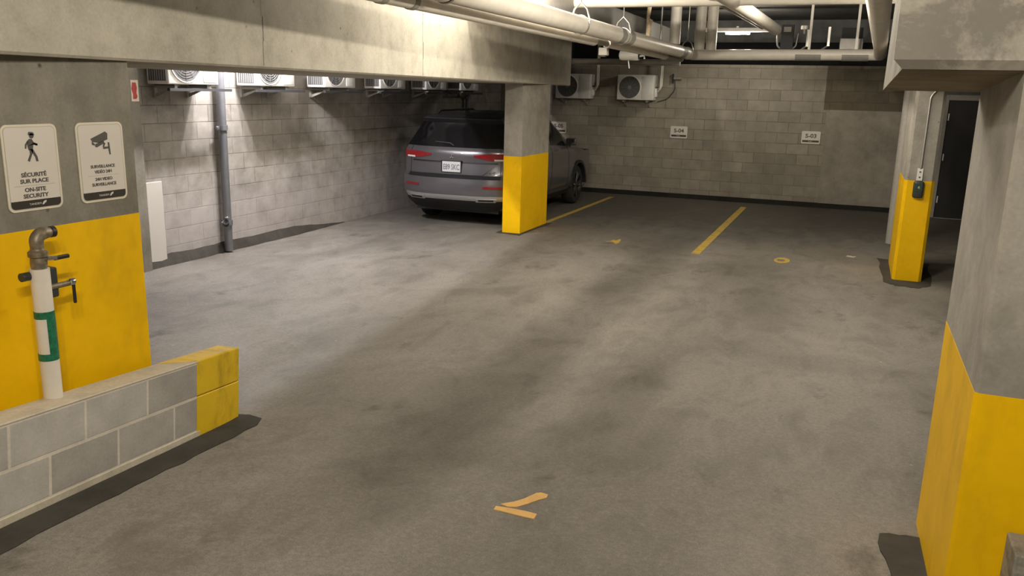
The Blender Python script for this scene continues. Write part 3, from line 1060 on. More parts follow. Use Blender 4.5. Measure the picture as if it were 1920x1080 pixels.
for x, lab in ((-3.675, 'thin pale refrigerant line dropping to the condenser with the visible fan guard'), (-4.98, 'thin pale refrigerant line dropping to the half hidden condenser')):
    bm = bmesh.new()
    tube(bm, [(x, 16.86, 3.0), (x, 16.86, 2.16), (x - 0.055, 16.92, 2.10)], 0.019, 10, bend=0.03)
    tube(bm, [(x + 0.03, 16.86, 3.0), (x + 0.03, 16.86, 2.20), (x - 0.055, 16.93, 2.15)], 0.012, 10, bend=0.03)
    tag(obj('refrigerant_line', bm, M['white_pipe'], smooth=40), lab, 'pipe', 'refrigerant lines on the back wall')
# conduit stub with cable to the right of the units
t = thing('conduit_stub', 'small conduit stub with a hanging cable on the back wall right of the condensers', 'conduit', (-3.36, WY, 2.36))
obj('conduit', new_tube([(-0.10, -0.04, 0.0), (0.06, -0.04, 0.0)], 0.025, 10), M['grey_pipe'], t, 40)
obj('flange', new_box(-0.125, -0.105, -0.075, 0.0, -0.09, 0.09), M['dark'], t)
obj('cable', new_tube([(-0.08, -0.03, -0.03), (-0.06, -0.03, -0.22), (-0.20, -0.03, -0.40), (-0.40, -0.05, -0.46)], 0.008, 8, bend=0.15), M['dark'], t, 40)


# ------------------------------------------------------------------ drain pipes on the left wall
def wall_drain(label, y, zs):
    t = thing('drain_pipe', label, 'pipe', (WX + 0.10, y, 0.0), 0, 'dark drain pipes on the left wall')
    obj('pipe', new_tube([(0, 0, 0.02), (0, 0, CZ - 0.02)], 0.050, 24), M['dark_steel'], t, 40)
    for z in zs:
        bm = bmesh.new()
        lathe(bm, [(0.0505, z - 0.03), (0.063, z - 0.03), (0.063, z + 0.03), (0.0505, z + 0.03)], 24)
        box(bm, -0.012, 0.012, -0.105, -0.06, z - 0.02, z + 0.02, bev=0.004)
        box(bm, -0.012, 0.012, 0.06, 0.085, z - 0.02, z + 0.02, bev=0.004)
        obj('coupling', bm, M['dark_steel'], t, 40)
    return t


t = wall_drain('dark steel drain pipe with a cleanout running down the left wall', 8.2, (1.53, 0.375))
bm = bmesh.new()
tube(bm, [(0.02, -0.05, 0.36), (0.06, -0.10, 0.40)], 0.036, 14)
obj('cleanout', bm, M['dark'], t, 40)
bm = bmesh.new()
lathe(bm, [(0.004, -0.012), (0.026, -0.008), (0.028, 0.004), (0.010, 0.018)], 14)
c = obj('cleanout_cap', bm, M['chrome'], t, 40)
c.location = (0.07, -0.085, 0.455)
wall_drain('dark drain pipe on the left wall just above the parked car', 15.2, (1.9,))
t = thing('downpipe', 'pale grey downpipe just left of the column with the push-button box', 'pipe', (0.648, 13.30, 0.0))
obj('pipe', new_tube([(0, 0, 0.0), (0, 0, CZ - 0.02)], 0.068, 24), M['grey_pipe'], t, 40)

# push-button station on the far right column (hangs on its -y face)
t = thing('push_button_box', 'dark push-button box with its conduit on the narrow yellow column', 'control box', (0.728, 10.528, 0.0))
bm = bmesh.new()
box(bm, -0.055, 0.055, -0.075, 0, 0.975, 1.165, bev=0.022, seg=3)
obj('housing', bm, M['charcoal'], t, 40)
bm = bmesh.new()
lathe(bm, [(0.001, -0.086), (0.015, -0.084), (0.017, -0.074)], 16, 'y', (0.006, 0, 1.095))
obj('button', bm, M['chrome'], t, 40)
obj('bezel', new_prism(rrect(-0.038, 0.038, 1.055, 1.142, 0.012), 'y', -0.0785, -0.07), M['dark_green'], t)
bm = bmesh.new()
box(bm, -0.030, 0.030, -0.022, 0, 1.168, 1.305, bev=0.003)
obj('white_junction', bm, M['white'], t)
bm = bmesh.new()
for z in (1.205, 1.265):
    lathe(bm, [(0.001, -0.0235), (0.010, -0.0235), (0.010, -0.02)], 12, 'y', (0, 0, z))
obj('outlet_face', bm, M['ink'], t)
obj('conduit', new_tube([(0.0, -0.016, 1.30), (0.004, -0.016, 2.10), (0.10, -0.016, 2.22), (0.25, -0.016, 2.24)], 0.012, 10, bend=0.12), M['steel'], t, 40)

# ------------------------------------------------------------------ overhead pipes
PX_, PZ_ = -2.733, 2.723
t = thing('insulated_main_pipe', 'thick white insulated pipe running overhead from the beam, turning along the back', 'pipe')
obj('pipe_jacket', new_tube([(PX_, -1.5, PZ_), (PX_, 15.0, PZ_), (0.24, 15.0, PZ_ + 0.02), (0.0, 4.4, PZ_ + 0.03)], 0.089, 28, bend=0.16), M['white_pipe'], t, 35)
for y in (5.28, 10.05, 10.45, 13.9):
    bm = bmesh.new()
    w = 0.10 if y in (10.05, 10.45) else 0.16
    lathe(bm, [(0.0895, y - w), (0.0925, y - w), (0.0925, y + w), (0.0895, y + w)], 28, 'y', (PX_, 0, PZ_))
    obj('jacket_band', bm, M['grey_band'] if y > 6 else M['white_pipe'], t, 40)
bm = bmesh.new()
for y in (5.10, 5.44):
    lathe(bm, [(0.0895, y - 0.008), (0.0945, y - 0.008), (0.0945, y + 0.008), (0.0895, y + 0.008)], 28, 'y', (PX_, 0, PZ_))
obj('strap', bm, M['black'], t, 40)
for xs in (-0.853, -0.136):
    bm = bmesh.new()
    for k in range(8):
        a0, a1 = PI + PI * k / 8, PI + PI * (k + 1) / 8
        r0, r1 = 0.090, 0.097
        prism(bm, [(15.0 + r0 * math.cos(a0), PZ_ + 0.015 + r0 * math.sin(a0)), (15.0 + r1 * math.cos(a0), PZ_ + 0.015 + r1 * math.sin(a0)),
                   (15.0 + r1 * math.cos(a1), PZ_ + 0.015 + r1 * math.sin(a1)), (15.0 + r0 * math.cos(a1), PZ_ + 0.015 + r0 * math.sin(a1))], 'x', xs - 0.20, xs + 0.20)
    obj('saddle', bm, M['grey_band'], t)
    obj('saddle_hanger', new_box(xs - 0.02, xs + 0.02, 14.985, 15.015, PZ_ + 0.02, CZ), M['white_pipe'], t)

# clevis hangers of the main pipe
def clevis(label, x, y, zc, r):
    t = thing('pipe_hanger', label, 'pipe hanger', (x, y, zc), 0, 'clevis hangers of the overhead main')
    obj('rod', new_tube([(0, 0, r + 0.12), (0, 0, CZ - zc)], 0.007, 8), M['steel'], t, 40)
    bm = bmesh.new()
    pts = [(-r * 0.98, 0, 0.0), (-r * 1.05, 0, r * 0.6), (-r * 0.75, 0, r + 0.06), (0, 0, r + 0.13), (r * 0.75, 0, r + 0.06), (r * 1.05, 0, r * 0.6), (r * 0.98, 0, 0.0)]
    tube(bm, pts, 0.010, 8)
    obj('yoke', bm, M['steel'], t, 40)
    bm = bmesh.new()
    lathe(bm, [(r + 0.002, -0.012), (r + 0.008, -0.012), (r + 0.008, 0.012), (r + 0.002, 0.012)], 28, 'y')
    obj('cradle', bm, M['steel'], t, 40)
    return t


hang = clevis('steel clevis hanger with a tall open yoke on the main pipe', PX_, 10.25, PZ_, 0.092)
for lab, y in (('steel clevis hanger on the main pipe just beyond the beam face', 8.55), ('steel clevis hanger by the black straps on the main pipe', 5.46), ('steel clevis hanger on the main pipe before the corner', 14.4)):
    c = copy_tree(hang)
    c['label'] = lab
    c.location = (PX_, y, PZ_)
t = thing('lagged_riser', 'thin tan lagged riser beside the hanger rods above the main pipe', 'pipe', (PX_, 11.55, PZ_ + 0.08))
obj('lagging', new_tube([(0, 0, 0.005), (0.012, 0, 0.12), (-0.008, 0, 0.24), (0.010, 0, 0.45), (0.0, 0, CZ - PZ_ - 0.08)], [0.030, 0.036, 0.022, 0.032, 0.028], 12), M['rope'], t, 50)
obj('tie', new_tube([(0.02, -0.02, 0.22), (0.06, -0.03, 0.20), (0.05, -0.03, 0.15)], 0.010, 8, bend=0.01), M['rope'], t, 50)
tag(obj('hanger_rod', new_tube([(PX_, 12.35, PZ_ + 0.06), (PX_, 12.35, CZ)], 0.012, 8), M['steel'], smooth=40), 'plain steel hanger rod beside the tan lagged riser', 'pipe hanger')
tag(obj('riser_pipe', new_tube([(PX_, 13.35, PZ_ + 0.085), (PX_, 13.35, CZ)], 0.082, 24), M['white_pipe'], smooth=40), 'white riser standing on the main pipe, left of the paired risers', 'pipe')
tag(obj('riser_pipe', new_tube([(-2.63, 14.93, PZ_ + 0.075), (-2.63, 14.93, CZ)], 0.090, 24), M['white_pipe'], smooth=40), 'white riser at the pipe corner, left one of the pair', 'pipe')
tag(obj('riser_pipe', new_tube([(-2.44, 14.98, PZ_ + 0.075), (-2.44, 14.98, CZ)], 0.088, 24), M['white_pipe'], smooth=40), 'white riser at the pipe corner, right one of the pair', 'pipe')

# smaller pipe hung below and left of the main
SX, SZ = -2.915, 2.635
t = thing('small_insulated_pipe', 'thinner pipe with white sleeves hung just under the thick main pipe', 'pipe')
obj('bare_pipe', new_tube([(SX, -1.5, SZ), (SX, 14.9, SZ)], 0.036, 18), M['grey_pipe'], t, 40)
obj('sleeve', new_tube([(SX, -1.5, SZ), (SX, 9.65, SZ)], 0.058, 22), M['white_pipe'], t, 40)
obj('sleeve', new_tube([(SX, 10.2, SZ), (SX, 13.6, SZ)], 0.050, 22), M['white_pipe'], t, 40)
for y in (4.9, 5.3):
    bm = bmesh.new()
    lathe(bm, [(0.0585, y - 0.03), (0.064, y - 0.03), (0.064, y + 0.03), (0.0585, y + 0.03)], 22, 'y', (SX, 0, SZ))
    obj('sleeve_band', bm, M['grey_band'], t, 40)

tag(obj('cross_pipe', new_tube([(-7.0, 15.0, 2.60), (-2.95, 15.0, 2.59)], 0.055, 18), M['grey_pipe'], smooth=40), 'dull grey pipe crossing under the dark recess behind the beam end', 'pipe')
t = thing('sensor_box', 'small grey sensor box hanging under the start of the white sleeve', 'sensor', (-3.035, 10.5, 2.515))
obj('housing', new_box(-0.055, 0.055, -0.05, 0.05, -0.01, 0.085, bev=0.008), M['grey_band'], t)
obj('lens', new_box(-0.03, 0.03, -0.035, 0.035, -0.025, -0.010), M['black'], t)
obj('bracket', new_tube([(0.0, 0, 0.08), (0.035, 0, 0.14), (0.10, 0, 0.14)], 0.009, 8), M['steel'], t, 40)
t = thing('bullet_camera', 'white cylindrical surveillance camera mounted under the overhead pipes', 'camera', (-3.19, 12.5, 2.60))
bm = bmesh.new()
lathe(bm, [(0.02, -0.185), (0.065, -0.165), (0.076, -0.13), (0.076, 0.10), (0.070, 0.12)], 22, 'x')
obj('body', bm, M['white'], t, 40)
bm = bmesh.new()
lathe(bm, [(0.069, 0.119), (0.055, 0.123), (0.05, 0.13)], 22, 'x')
obj('lens', bm, M['black'], t, 40)
obj('bracket', new_tube([(0.10, 0.0, -0.02), (0.20, 0, 0.0), (0.20, 0, -0.05)], 0.016, 8), M['white'], t, 40)
obj('arm', new_tube([(-0.05, 0.02, 0.07), (-0.05, 0.02, 0.30), (0.25, 0.02, 0.30)], 0.014, 8), M['grey_pipe'], t, 40)
obj('drop_bracket', new_tube([(-0.04, 0, -0.07), (-0.02, 0, -0.19)], 0.012, 8), M['steel'], t, 40)

tag(obj('overhead_pipe', new_tube([(-3.6, 10.25, 3.125), (1.2, 10.25, 3.125)], 0.07, 22), M['white_pipe'], smooth=40), 'pale pipe crossing under the slab at the very top of the view', 'pipe')
tag(obj('slab_pipe', new_tube([(-1.52, 7.5, 3.10), (-1.35, 14.5, 3.10)], 0.085, 24), M['white_pipe'], smooth=40), 'pale pipe under the slab running back towards the lit lamp', 'pipe')
tag(obj('slab_pipe', new_tube([(-1.78, 7.5, 3.16), (-1.58, 14.6, 3.16)], 0.05, 20), M['grey_pipe'], smooth=40), 'slim grey pipe under the slab beside the pale one', 'pipe')
tag(obj('air_duct', new_box(-3.85, -3.35, 8.5, 16.4, 2.92, 3.24, bev=0.01), M['duct']), 'grey sheet metal duct under the slab beside the beam', 'duct')
tag(obj('right_pipe', new_tube([(0.24, 4.4, 2.95), (0.50, 15.6, 2.95)], 0.06, 20), M['grey_pipe'], smooth=40), 'grey pipe beside the drop beam at upper right', 'pipe')

# lit strip lamp near the back wall
t = thing('strip_lamp', 'lit fluorescent strip lamp under the slab near the back wall', 'lamp', (-2.12, 15.72, 3.13))
obj('housing', new_box(-0.55, 0.75, -0.05, 0.05, 0.02, 0.09, bev=0.01), M['white'], t)
obj('tube', new_tube([(-0.20, 0, 0.0), (0.22, 0, 0.0)], 0.022, 14), M['glow'], t, 40)
obj('hanger', new_box(-0.02, 0.02, -0.01, 0.01, 0.09, 0.12), M['steel'], t)

# dark plant in the recess
def junk(name, label, cat, parts, loc):
    t = thing(name, label, cat, loc)
    for nm, bmx, mt in parts:
        obj(nm, bmx, mt, t, 40)
    return t


junk('dark_hanger_post', 'dark square post with a grey junction plate hanging from the slab', 'post',
     [('post', new_box(-0.10, 0.10, -0.06, 0.06, -0.30, 0.10), M['dark']), ('plate', new_box(-0.06, 0.06, -0.075, -0.055, -0.02, 0.06), M['grey_band']),
      ('yoke', new_tube([(-0.17, 0, -0.04), (-0.15, 0, -0.25), (0, 0, -0.36), (0.15, 0, -0.25), (0.17, 0, -0.04)], 0.014, 8, bend=0.08), M['steel'])], (-1.25, 15.5, 3.15))
junk('ceiling_device', 'pale round ceiling device beside the dark hanging post', 'device',
     [('base', new_tube([(0, 0, 0), (0, 0, 0.06)], 0.07, 16), M['white_pipe']), ('stem', new_tube([(0, 0, -0.07), (0, 0, 0)], 0.02, 8), M['steel'])], (-0.98, 15.6, 3.18))
bm = bmesh.new()
box(bm, -0.22, 0.16, -0.1, 0.1, -0.10, 0.10, bev=0.01)
junk('vent_box', 'grey vent box in the dark recess above the cross pipe', 'vent', [('box', bm, M['duct']), ('bracket', new_box(-0.2, 0.14, -0.02, 0.02, 0.10, 0.28), M['dark'])], (-0.20, 16.2, 2.97))
for i, (x, z, lab) in enumerate(((-0.95, 2.98, 'small dark bracket in the recess left of the vent box'), (-0.60, 2.99, 'slanting steel bracket in the recess beside the vent box'))):
    bm = bmesh.new()
    box(bm, -0.02, 0.02, -0.02, 0.02, -0.06, 0.26)
    tube(bm, [(0, 0, -0.05), (-0.10, 0, -0.12), (-0.14, 0, -0.16)], 0.016, 8)
    tag(obj('pipe_bracket', bm, M['steel'], loc=(x, 16.0, z)), lab, 'bracket')

# ------------------------------------------------------------------ the parked car
CW = 0.905
BX, BYR, CL = -5.63, 11.40, 4.66
CAR = thing('parked_car', 'dark grey SUV parked nose-in beyond the yellow column', 'car', (BX, BYR, 0.0))
RZ = [0.25, 0.36, 0.46, 0.62, 0.735, 0.79, 0.98, 1.12, 1.195, 1.545, 1.615, 1.645]
RY = [0.22, 0.06, 0.00, 0.00, 0.02, 0.09, 0.115, 0.11, 0.16, 0.40, 0.33, 0.52]
RWD = [0.74, 0.84, 0.885, 0.905, 0.905, 0.895, 0.90, 0.895, 0.865, 0.70, 0.67, 0.63]
RB = [0.10, 0.20, 0.24, 0.24, 0.22, 0.20, 0.20, 0.20, 0.17, 0.13, 0.12, 0.09]
FY = [4.46, 4.60, 4.65, 4.66, 4.65, 4.63, 4.58, 4.50, 4.44, 4.40, 4.38, 4.36]
FB = [0.12, 0.26, 0.32, 0.32, 0.30, 0.28, 0.26, 0.24, 0.2, 0.2, 0.2, 0.2]


def lerp(a, b, t):
    return a + (b - a) * t


def pw(x, pts):
    for (x0, y0), (x1, y1) in zip(pts, pts[1:]):
        if x <= x1:
            return lerp(y0, y1, max(0, min(1, (x - x0) / (x1 - x0))))
    return pts[-1][1]


def tab(A, r):
    i = max(0, min(len(A) - 2, int(r)))
    return lerp(A[i], A[i + 1], r - i)


def rearP(r, u, off=0.0):
    y = tab(RY, r) + tab(RB, r) * abs(u) ** 3.2
    x = tab(RWD, r) * (u if abs(u) < 0.999 else u)
    return Vector((x, y - off, tab(RZ, r)))


def zbelt(y):
    return pw(y, [(0, 1.195), (1.0, 1.18), (2.4, 1.13), (3.4, 1.07), (3.9, 1.03), (4.3, 0.97), (4.66, 0.90)])


def ztop(y):
    return pw(y, [(0, 1.645), (0.55, 1.645), (0.9, 1.668), (1.6, 1.69), (2.2, 1.675), (2.55, 1.62), (3.42, 1.115), (3.9, 1.06), (4.25, 1.0), (4.66, 0.915)])


def sideP(r, t, off=0.0):
    """right side of the car; r = row, t = 0 rear .. 1 front"""
    y0 = tab(RY, r) + tab(RB, r)
    y1 = tab(FY, r) - tab(FB, r) * 0.8
    y = lerp(y0, y1, t)
    f = 1 - 0.05 * (abs(y - 2.3) / 2.3) ** 4
    if r <= 8:
        z = tab(RZ, r)
        if r > 6:
            k = (r - 6) / 2
            z = lerp(0.98, zbelt(y), k)
            if zbelt(y) < 1.1:
                z = lerp(min(0.98, zbelt(y) - 0.10), zbelt(y), k)
        w = tab(RWD, r)
        if r < 1:
            w = lerp(0.80, 0.885, r)
        w = lerp(tab(RWD, r), w * f, min(1, t * 8))
        w -= 0.05 * max(0, r - 6) / 2 * max(0, min(1, (y - 3.2) / 0.5))
    else:
        zb, zt = zbelt(y), ztop(y)
        k = (r - 8) / 3
        fr_ = [0, 0.80, 0.94, 1.0]
        kk = tab(fr_, k * 3)
        z = zb + (zt - zb) * kk
        wb = 0.865
        taper = [0, 0.165, 0.195, 0.235]
        hh = min(1.0, (zt - zb) / 0.45)
        w = wb - tab(taper, k * 3) * (0.35 + 0.65 * hh) * (1 if hh > 0 else 1)
        w = lerp(tab(RWD, r), w * f, min(1, t * 8))
        w -= (0.05 + 0.06 * k) * max(0, min(1, (y - 3.2) / 0.5))
        z = lerp(tab(RZ, r), z, min(1, t * 8))
    return Vector((w + off, y, z))


NR = len(RZ)
NT = 40
NU = 12
bm = bmesh.new()


def add_grid(rows):
    g = [[bm.verts.new(p) for p in row] for row in rows]
    for a, b in zip(g, g[1:]):
        for k in range(len(a) - 1):
            try:
                bm.faces.new((a[k], a[k + 1], b[k + 1], b[k]))
            except ValueError:
                pass


us = [-1 + 2 * k / NU for k in range(NU + 1)]
ts = [k / NT for k in range(NT + 1)]
rr = [k / 2 for k in range(2 * (NR - 1) + 1)]
add_grid([[rearP(r, u) for u in us] for r in rr])
for sx in (1, -1):
    add_grid([[Vector((sx * sideP(r, t).x, sideP(r, t).y, sideP(r, t).z)) for t in ts] for r in rr])


def frontP(r, u):
    s = sideP(r, 1.0)
    return Vector((s.x * u, s.y + tab(FB, r) * 0.8 * (1 - abs(u) ** 2.5), s.z))


def topP(t, u, off=0.0):
    s = sideP(NR - 1, t)
    ry = rearP(NR - 1, u).y
    fy = frontP(NR - 1, u).y
    y = lerp(ry, fy, t)
    return Vector((s.x * u, y, s.z + (0.035 + 0.03 * (t > 0.72)) * (1 - u * u) * min(1, t * 8) * min(1, (1 - t) * 8) + off))


def botP(t, u):
    s = sideP(0, t)
    return Vector((s.x * u, lerp(rearP(0, u).y, frontP(0, u).y, t), s.z))


add_grid([[frontP(r, u) for u in us] for r in rr])
add_grid([[topP(t, u) for u in us] for t in ts])
add_grid([[botP(t, u) for u in us] for t in ts])
bmesh.ops.remove_doubles(bm, verts=bm.verts, dist=0.0015)
body = obj('body', bm, M['car_paint'], CAR)
WHY = (0.97, 3.66)          # axle positions from the rear
bmc = bmesh.new()
for wy in WHY:
    for sx in (1, -1):
        lathe(bmc, [(0.415, sx * 0.60), (0.415, sx * 1.2)], 40, 'x', (0, wy, 0.365))
cut = obj('cutter', bmc, M['car_trim'], CAR)
md = body.modifiers.new('arches', 'BOOLEAN')
md.operation = 'DIFFERENCE'
md.object = cut
md.solver = 'EXACT'
dg = bpy.context.evaluated_depsgraph_get()
me2 = bpy.data.meshes.new_from_object(body.evaluated_get(dg))
body.modifiers.clear()
if len(me2.polygons) > 500:
    body.data = me2
bpy.data.objects.remove(cut)
body.data.materials.clear()
body.data.materials.append(M['car_paint'])
for p in body.data.polygons:
    p.use_smooth = True
    p.material_index = 0
body.data.set_sharp_from_angle(angle=math.radians(38))


def patch_grid(fn, a0, a1, b0, b1, na, nb, thick):
    """thin shell over a piece of the body surface: fn(a, b) -> point, thick outward along the local normal"""
    g = bmesh.new()
    P = [[fn(lerp(a0, a1, i / na), lerp(b0, b1, j / nb)) for j in range(nb + 1)] for i in range(na + 1)]
    out = []
    for i in range(na + 1):
        row = []
        for j in range(nb + 1):
            du = P[min(i + 1, na)][j] - P[max(i - 1, 0)][j]
            dv = P[i][min(j + 1, nb)] - P[i][max(j - 1, 0)]
            n = du.cross(dv)
            n = n.normalized() if n.length > 1e-9 else Vector((0, -1, 0))
            c = Vector((0, 2.3, 0.8))
            if n.dot(P[i][j] - c) < 0:
                n = -n
            row.append(P[i][j] + n * thick)
        out.append(row)
    vo = [[g.verts.new(p) for p in row] for row in out]
    vi = [[g.verts.new(p - (p - q) * 2.0) for p, q in zip(r1, r2)] for r1, r2 in zip(out, P)]
    for i in range(na):
        for j in range(nb):
            g.faces.new((vo[i][j], vo[i][j + 1], vo[i + 1][j + 1], vo[i + 1][j]))
    ring = [(0, j) for j in range(nb + 1)] + [(i, nb) for i in range(1, na + 1)] + [(na, j) for j in range(nb - 1, -1, -1)] + [(i, 0) for i in range(na - 1, 0, -1)]
    for q, (i, j) in enumerate(ring):
        i2, j2 = ring[(q + 1) % len(ring)]
        g.faces.new((vo[i][j], vo[i2][j2], vi[i2][j2], vi[i][j]))
    return g


def car_part(name, bmx, mat, parent=CAR, smooth=40):
    return obj(name, bmx, mat, parent, smooth)


def mir(fn):
    return lambda a, b: Vector((-fn(a, b).x, fn(a, b).y, fn(a, b).z))


car_part('rear_window', patch_grid(rearP, 7.95, 9.1, -1.0, 1.0, 6, 14, 0.005), M['car_glass'])
for fn in (sideP, mir(sideP)):
    car_part('quarter_window', patch_grid(fn, 8.05, 9.0, 0.02, 0.225, 4, 6, 0.005), M['car_glass'])
    car_part('rear_door_window', patch_grid(fn, 8.05, 9.0, 0.25, 0.44, 4, 6, 0.005), M['car_glass'])
    car_part('front_door_window', patch_grid(fn, 8.05, 9.0, 0.46, 0.66, 4, 8, 0.005), M['car_glass'])
car_part('windscreen', patch_grid(lambda a, b: topP(a, b), 0.50, 0.70, -0.9, 0.9, 8, 8, 0.005), M['car_glass'])
car_part('roof_panel', patch_grid(lambda a, b: topP(a, b), 0.01, 0.49, -0.98, 0.98, 14, 8, 0.003), M['car_trim'])
# spoiler lip above the rear window
car_part('spoiler', patch_grid(rearP, 9.1, 11.0, -0.98, 0.98, 5, 12, 0.008), M['car_trim'])
# tail lamps wrap from the tailgate round the corner
for sx in (1, -1):
    def lamp(a, b, sx=sx):
        # b: 0 at the inner tip .. 1 at the corner; tip narrows
        k = min(1.0, 0.25 + b * 1.6)
        mid = 6.62
        r = mid + (a - 0.5) * 0.72 * k + 0.10 * (1 - k)
        return rearP(r, sx * lerp(0.40, 1.0, b))
    car_part('tail_lamp', patch_grid(lamp, 0, 1, 0, 1, 4, 12, 0.012), M['lens_red'])
    sf = (lambda a, b: sideP(a, b)) if sx > 0 else mir(sideP)
    car_part('tail_lamp_side', patch_grid(sf, 6.28, 6.96, 0.0, 0.075, 3, 4, 0.010), M['lens_red'])
    car_part('reversing_lamp', patch_grid(lambda a, b, sx=sx: rearP(a, sx * b), 6.24, 6.42, 0.74, 0.93, 2, 5, 0.016), M['lens_clear'])
    car_part('reflector', patch_grid(lambda a, b, sx=sx: rearP(a, sx * b), 2.88, 3.12, 0.60, 0.92, 2, 6, 0.008), M['lens_red'])
    car_part('exhaust_finisher', patch_grid(lambda a, b, sx=sx: rearP(a, sx * b), 1.42, 1.92, 0.50, 0.83, 2, 6, 0.016), M['car_silver'])
    car_part('exhaust_slot', patch_grid(lambda a, b, sx=sx: rearP(a, sx * b), 1.58, 1.82, 0.54, 0.79, 2, 6, 0.019), M['car_trim'])
car_part('skid_plate', patch_grid(rearP, 1.55, 2.15, -0.93, 0.93, 3, 16, 0.007), M['car_silver'])
car_part('lower_valance', patch_grid(rearP, 0.0, 1.5, -0.97, 0.97, 3, 14, 0.005), M['car_trim'])
car_part('bumper_step', patch_grid(rearP, 4.02, 4.9, -0.86, 0.86, 3, 14, 0.004), M['car_trim'])
car_part('tailgate_crease', patch_grid(rearP, 5.90, 6.03, -0.80, 0.80, 1, 16, 0.006), M['car_trim'])
for sx in (1, -1):
    car_part('shut_line', patch_grid(lambda a, b, sx=sx: rearP(a, sx * b), 4.9, 8.0, 0.842, 0.850, 12, 1, 0.0045), M['car_trim'])
for fn in (sideP, mir(sideP)):
    car_part('sill_cladding', patch_grid(fn, 0.05, 1.3, 0.335, 0.70, 3, 10, 0.012), M['car_trim'])
    for tt in (0.245, 0.455, 0.675):
        car_part('door_shut_line', patch_grid(fn, 1.4, 7.95, tt - 0.0012, tt + 0.0012, 12, 1, 0.003), M['car_trim'])
car_part('tailgate_panel', patch_grid(lambda a, b: rearP(a, b * lerp(0.56, 0.80, (a - 5.02) / 0.86)), 5.02, 5.88, -1, 1, 3, 14, 0.010), M['car_paint'])
for wy in WHY:
    for sx in (1, -1):
        bmx = bmesh.new()
        n = 22
        outl = [(wy + 0.465 * math.cos(PI * k / n), 0.365 + 0.455 * math.sin(PI * k / n)) for k in range(n + 1)]
        outl += [(wy + 0.405 * math.cos(PI * k / n), 0.365 + 0.405 * math.sin(PI * k / n)) for k in range(n, -1, -1)]
        prism(bmx, outl, 'x', sx * 0.80, sx * 0.915)
        car_part('arch_cladding', bmx, M['car_trim'])
# licence plate
pl = car_part('licence_plate', new_box(-0.155, 0.155, 0.082, 0.096, 0.825, 0.985, bev=0.003), M['plate'])
pl['label'] = 'white licence plate in a black frame'
bmx = bmesh.new()
for a in ((-0.168, -0.155, 0.815, 0.995), (0.155, 0.168, 0.815, 0.995), (-0.168, 0.168, 0.985, 0.997), (-0.168, 0.168, 0.813, 0.825)):
    box(bmx, a[0], a[1], 0.078, 0.11, a[2], a[3])
obj('plate_frame', bmx, M['car_trim'], pl)
bmx = bmesh.new()
add_text(bmx, 'E89 SKC', 0.115, 0.0, 0.862, y=0.081, bold=0.002, width=0.27)
obj('plate_lettering', bmx, M['plate_ink'], pl)
# three small diamonds of the maker's badge
bmx = bmesh.new()
def dia(cx, cz, a):
    ca, sa = math.cos(a), math.sin(a)
    pts = [(0, 0), (0.012, 0.021), (0, 0.042), (-0.012, 0.021)]
    prism(bmx, [(cx + x * ca - z * sa, cz + x * sa + z * ca) for x, z in pts], 'y', 0.092, 0.112)
for a in (0, 2 * PI / 3, -2 * PI / 3):
    dia(0, 1.055, a)
car_part('badge', bmx, M['chrome'])
bmx = bmesh.new()
box(bmx, 0.60, 0.613, 0.118, 0.15, 0.83, 0.842)
box(bmx, 0.64, 0.70, 0.125, 0.16, 0.845, 0.856)
car_part('model_lettering', bmx, M['chrome'])
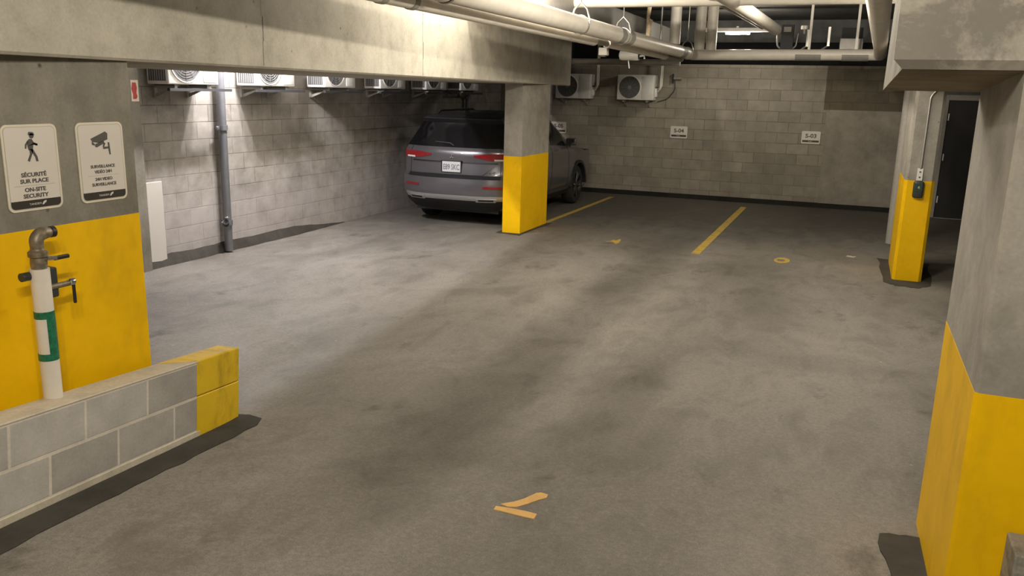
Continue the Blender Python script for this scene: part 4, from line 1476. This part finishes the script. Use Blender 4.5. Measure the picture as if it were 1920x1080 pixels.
# wiper, fin, roof rails
car_part('rear_wiper', new_tube([(0.0, 0.17, 1.215), (-0.06, 0.185, 1.25), (-0.32, 0.20, 1.262)], 0.011, 8), M['car_trim'])
bmx = bmesh.new()
prism(bmx, [(0.52, 1.665), (0.60, 1.735), (0.66, 1.74), (0.74, 1.67)], 'x', -0.018, 0.018)
car_part('antenna_fin', bmx, M['car_trim'])
for sx in (1, -1):
    bmx = bmesh.new()
    tube(bmx, [(sx * 0.60, 0.80, 1.655), (sx * 0.605, 0.92, 1.715), (sx * 0.61, 2.15, 1.725), (sx * 0.60, 2.38, 1.655)], 0.018, 8, bend=0.06)
    car_part('roof_rail', bmx, M['rim'])
    bmx = bmesh.new()
    box(bmx, sx * 0.93 - 0.09, sx * 0.93 + 0.11, 2.98, 3.12, 1.12, 1.25, bev=0.035, seg=3)
    mr = car_part('door_mirror', bmx, M['car_paint'])
    obj('mirror_glass', new_box(sx * 0.93 - 0.07, sx * 0.93 + 0.09, 2.974, 2.982, 1.14, 1.235), M['car_glass'], mr)
    obj('mirror_arm', new_box(sx * 0.86 - 0.05, sx * 0.86 + 0.05, 3.03, 3.09, 1.09, 1.13), M['car_trim'], mr)
    for tt, r in ((0.30, 7.2), (0.51, 7.2)):
        s = sideP(r, tt)
        bmx = bmesh.new()
        box(bmx, sx * s.x - 0.02, sx * s.x + 0.025, s.y - 0.09, s.y + 0.09, s.z - 0.015, s.z + 0.015, bev=0.008)
        car_part('door_handle', bmx, M['car_paint'])
# wheels
for wy in WHY:
    for sx in (1, -1):
        xo, xi = sx * 0.872, sx * 0.66
        bmx = bmesh.new()
        lathe(bmx, [(0.245, xi), (0.33, xi), (0.358, xi + sx * 0.03), (0.362, (xo + xi) / 2), (0.358, xo - sx * 0.03), (0.33, xo), (0.245, xo)], 40, 'x', (0, wy, 0.365))
        w = car_part('wheel', bmx, M['tyre'])
        bmx = bmesh.new()
        lathe(bmx, [(0.02, xo - sx * 0.07), (0.235, xo - sx * 0.06), (0.247, xo - sx * 0.002), (0.232, xo + sx * 0.004), (0.222, xo - sx * 0.03)], 40, 'x', (0, wy, 0.365), caps=False)
        obj('rim', bmx, M['car_trim'], w, 40)
        bmx = bmesh.new()
        for k in range(5):
            for da in (-0.16, 0.16):
                a = 2 * PI * k / 5 + da
                p0 = Vector((xo - sx * 0.02, wy + 0.04 * math.cos(a), 0.365 + 0.04 * math.sin(a)))
                p1 = Vector((xo - sx * 0.006, wy + 0.232 * math.cos(a + da * 0.3), 0.365 + 0.232 * math.sin(a + da * 0.3)))
                tube(bmx, [p0, p1], 0.016, 8)
        lathe(bmx, [(0.005, xo - sx * 0.01), (0.05, xo - sx * 0.012), (0.06, xo - sx * 0.04)], 20, 'x', (0, wy, 0.365))
        obj('spokes', bmx, M['rim'], w, 40)
bmx = bmesh.new()
box(bmx, -0.70, 0.70, 0.30, 4.40, 0.20, 0.255)
car_part('underbody', bmx, M['car_trim'])
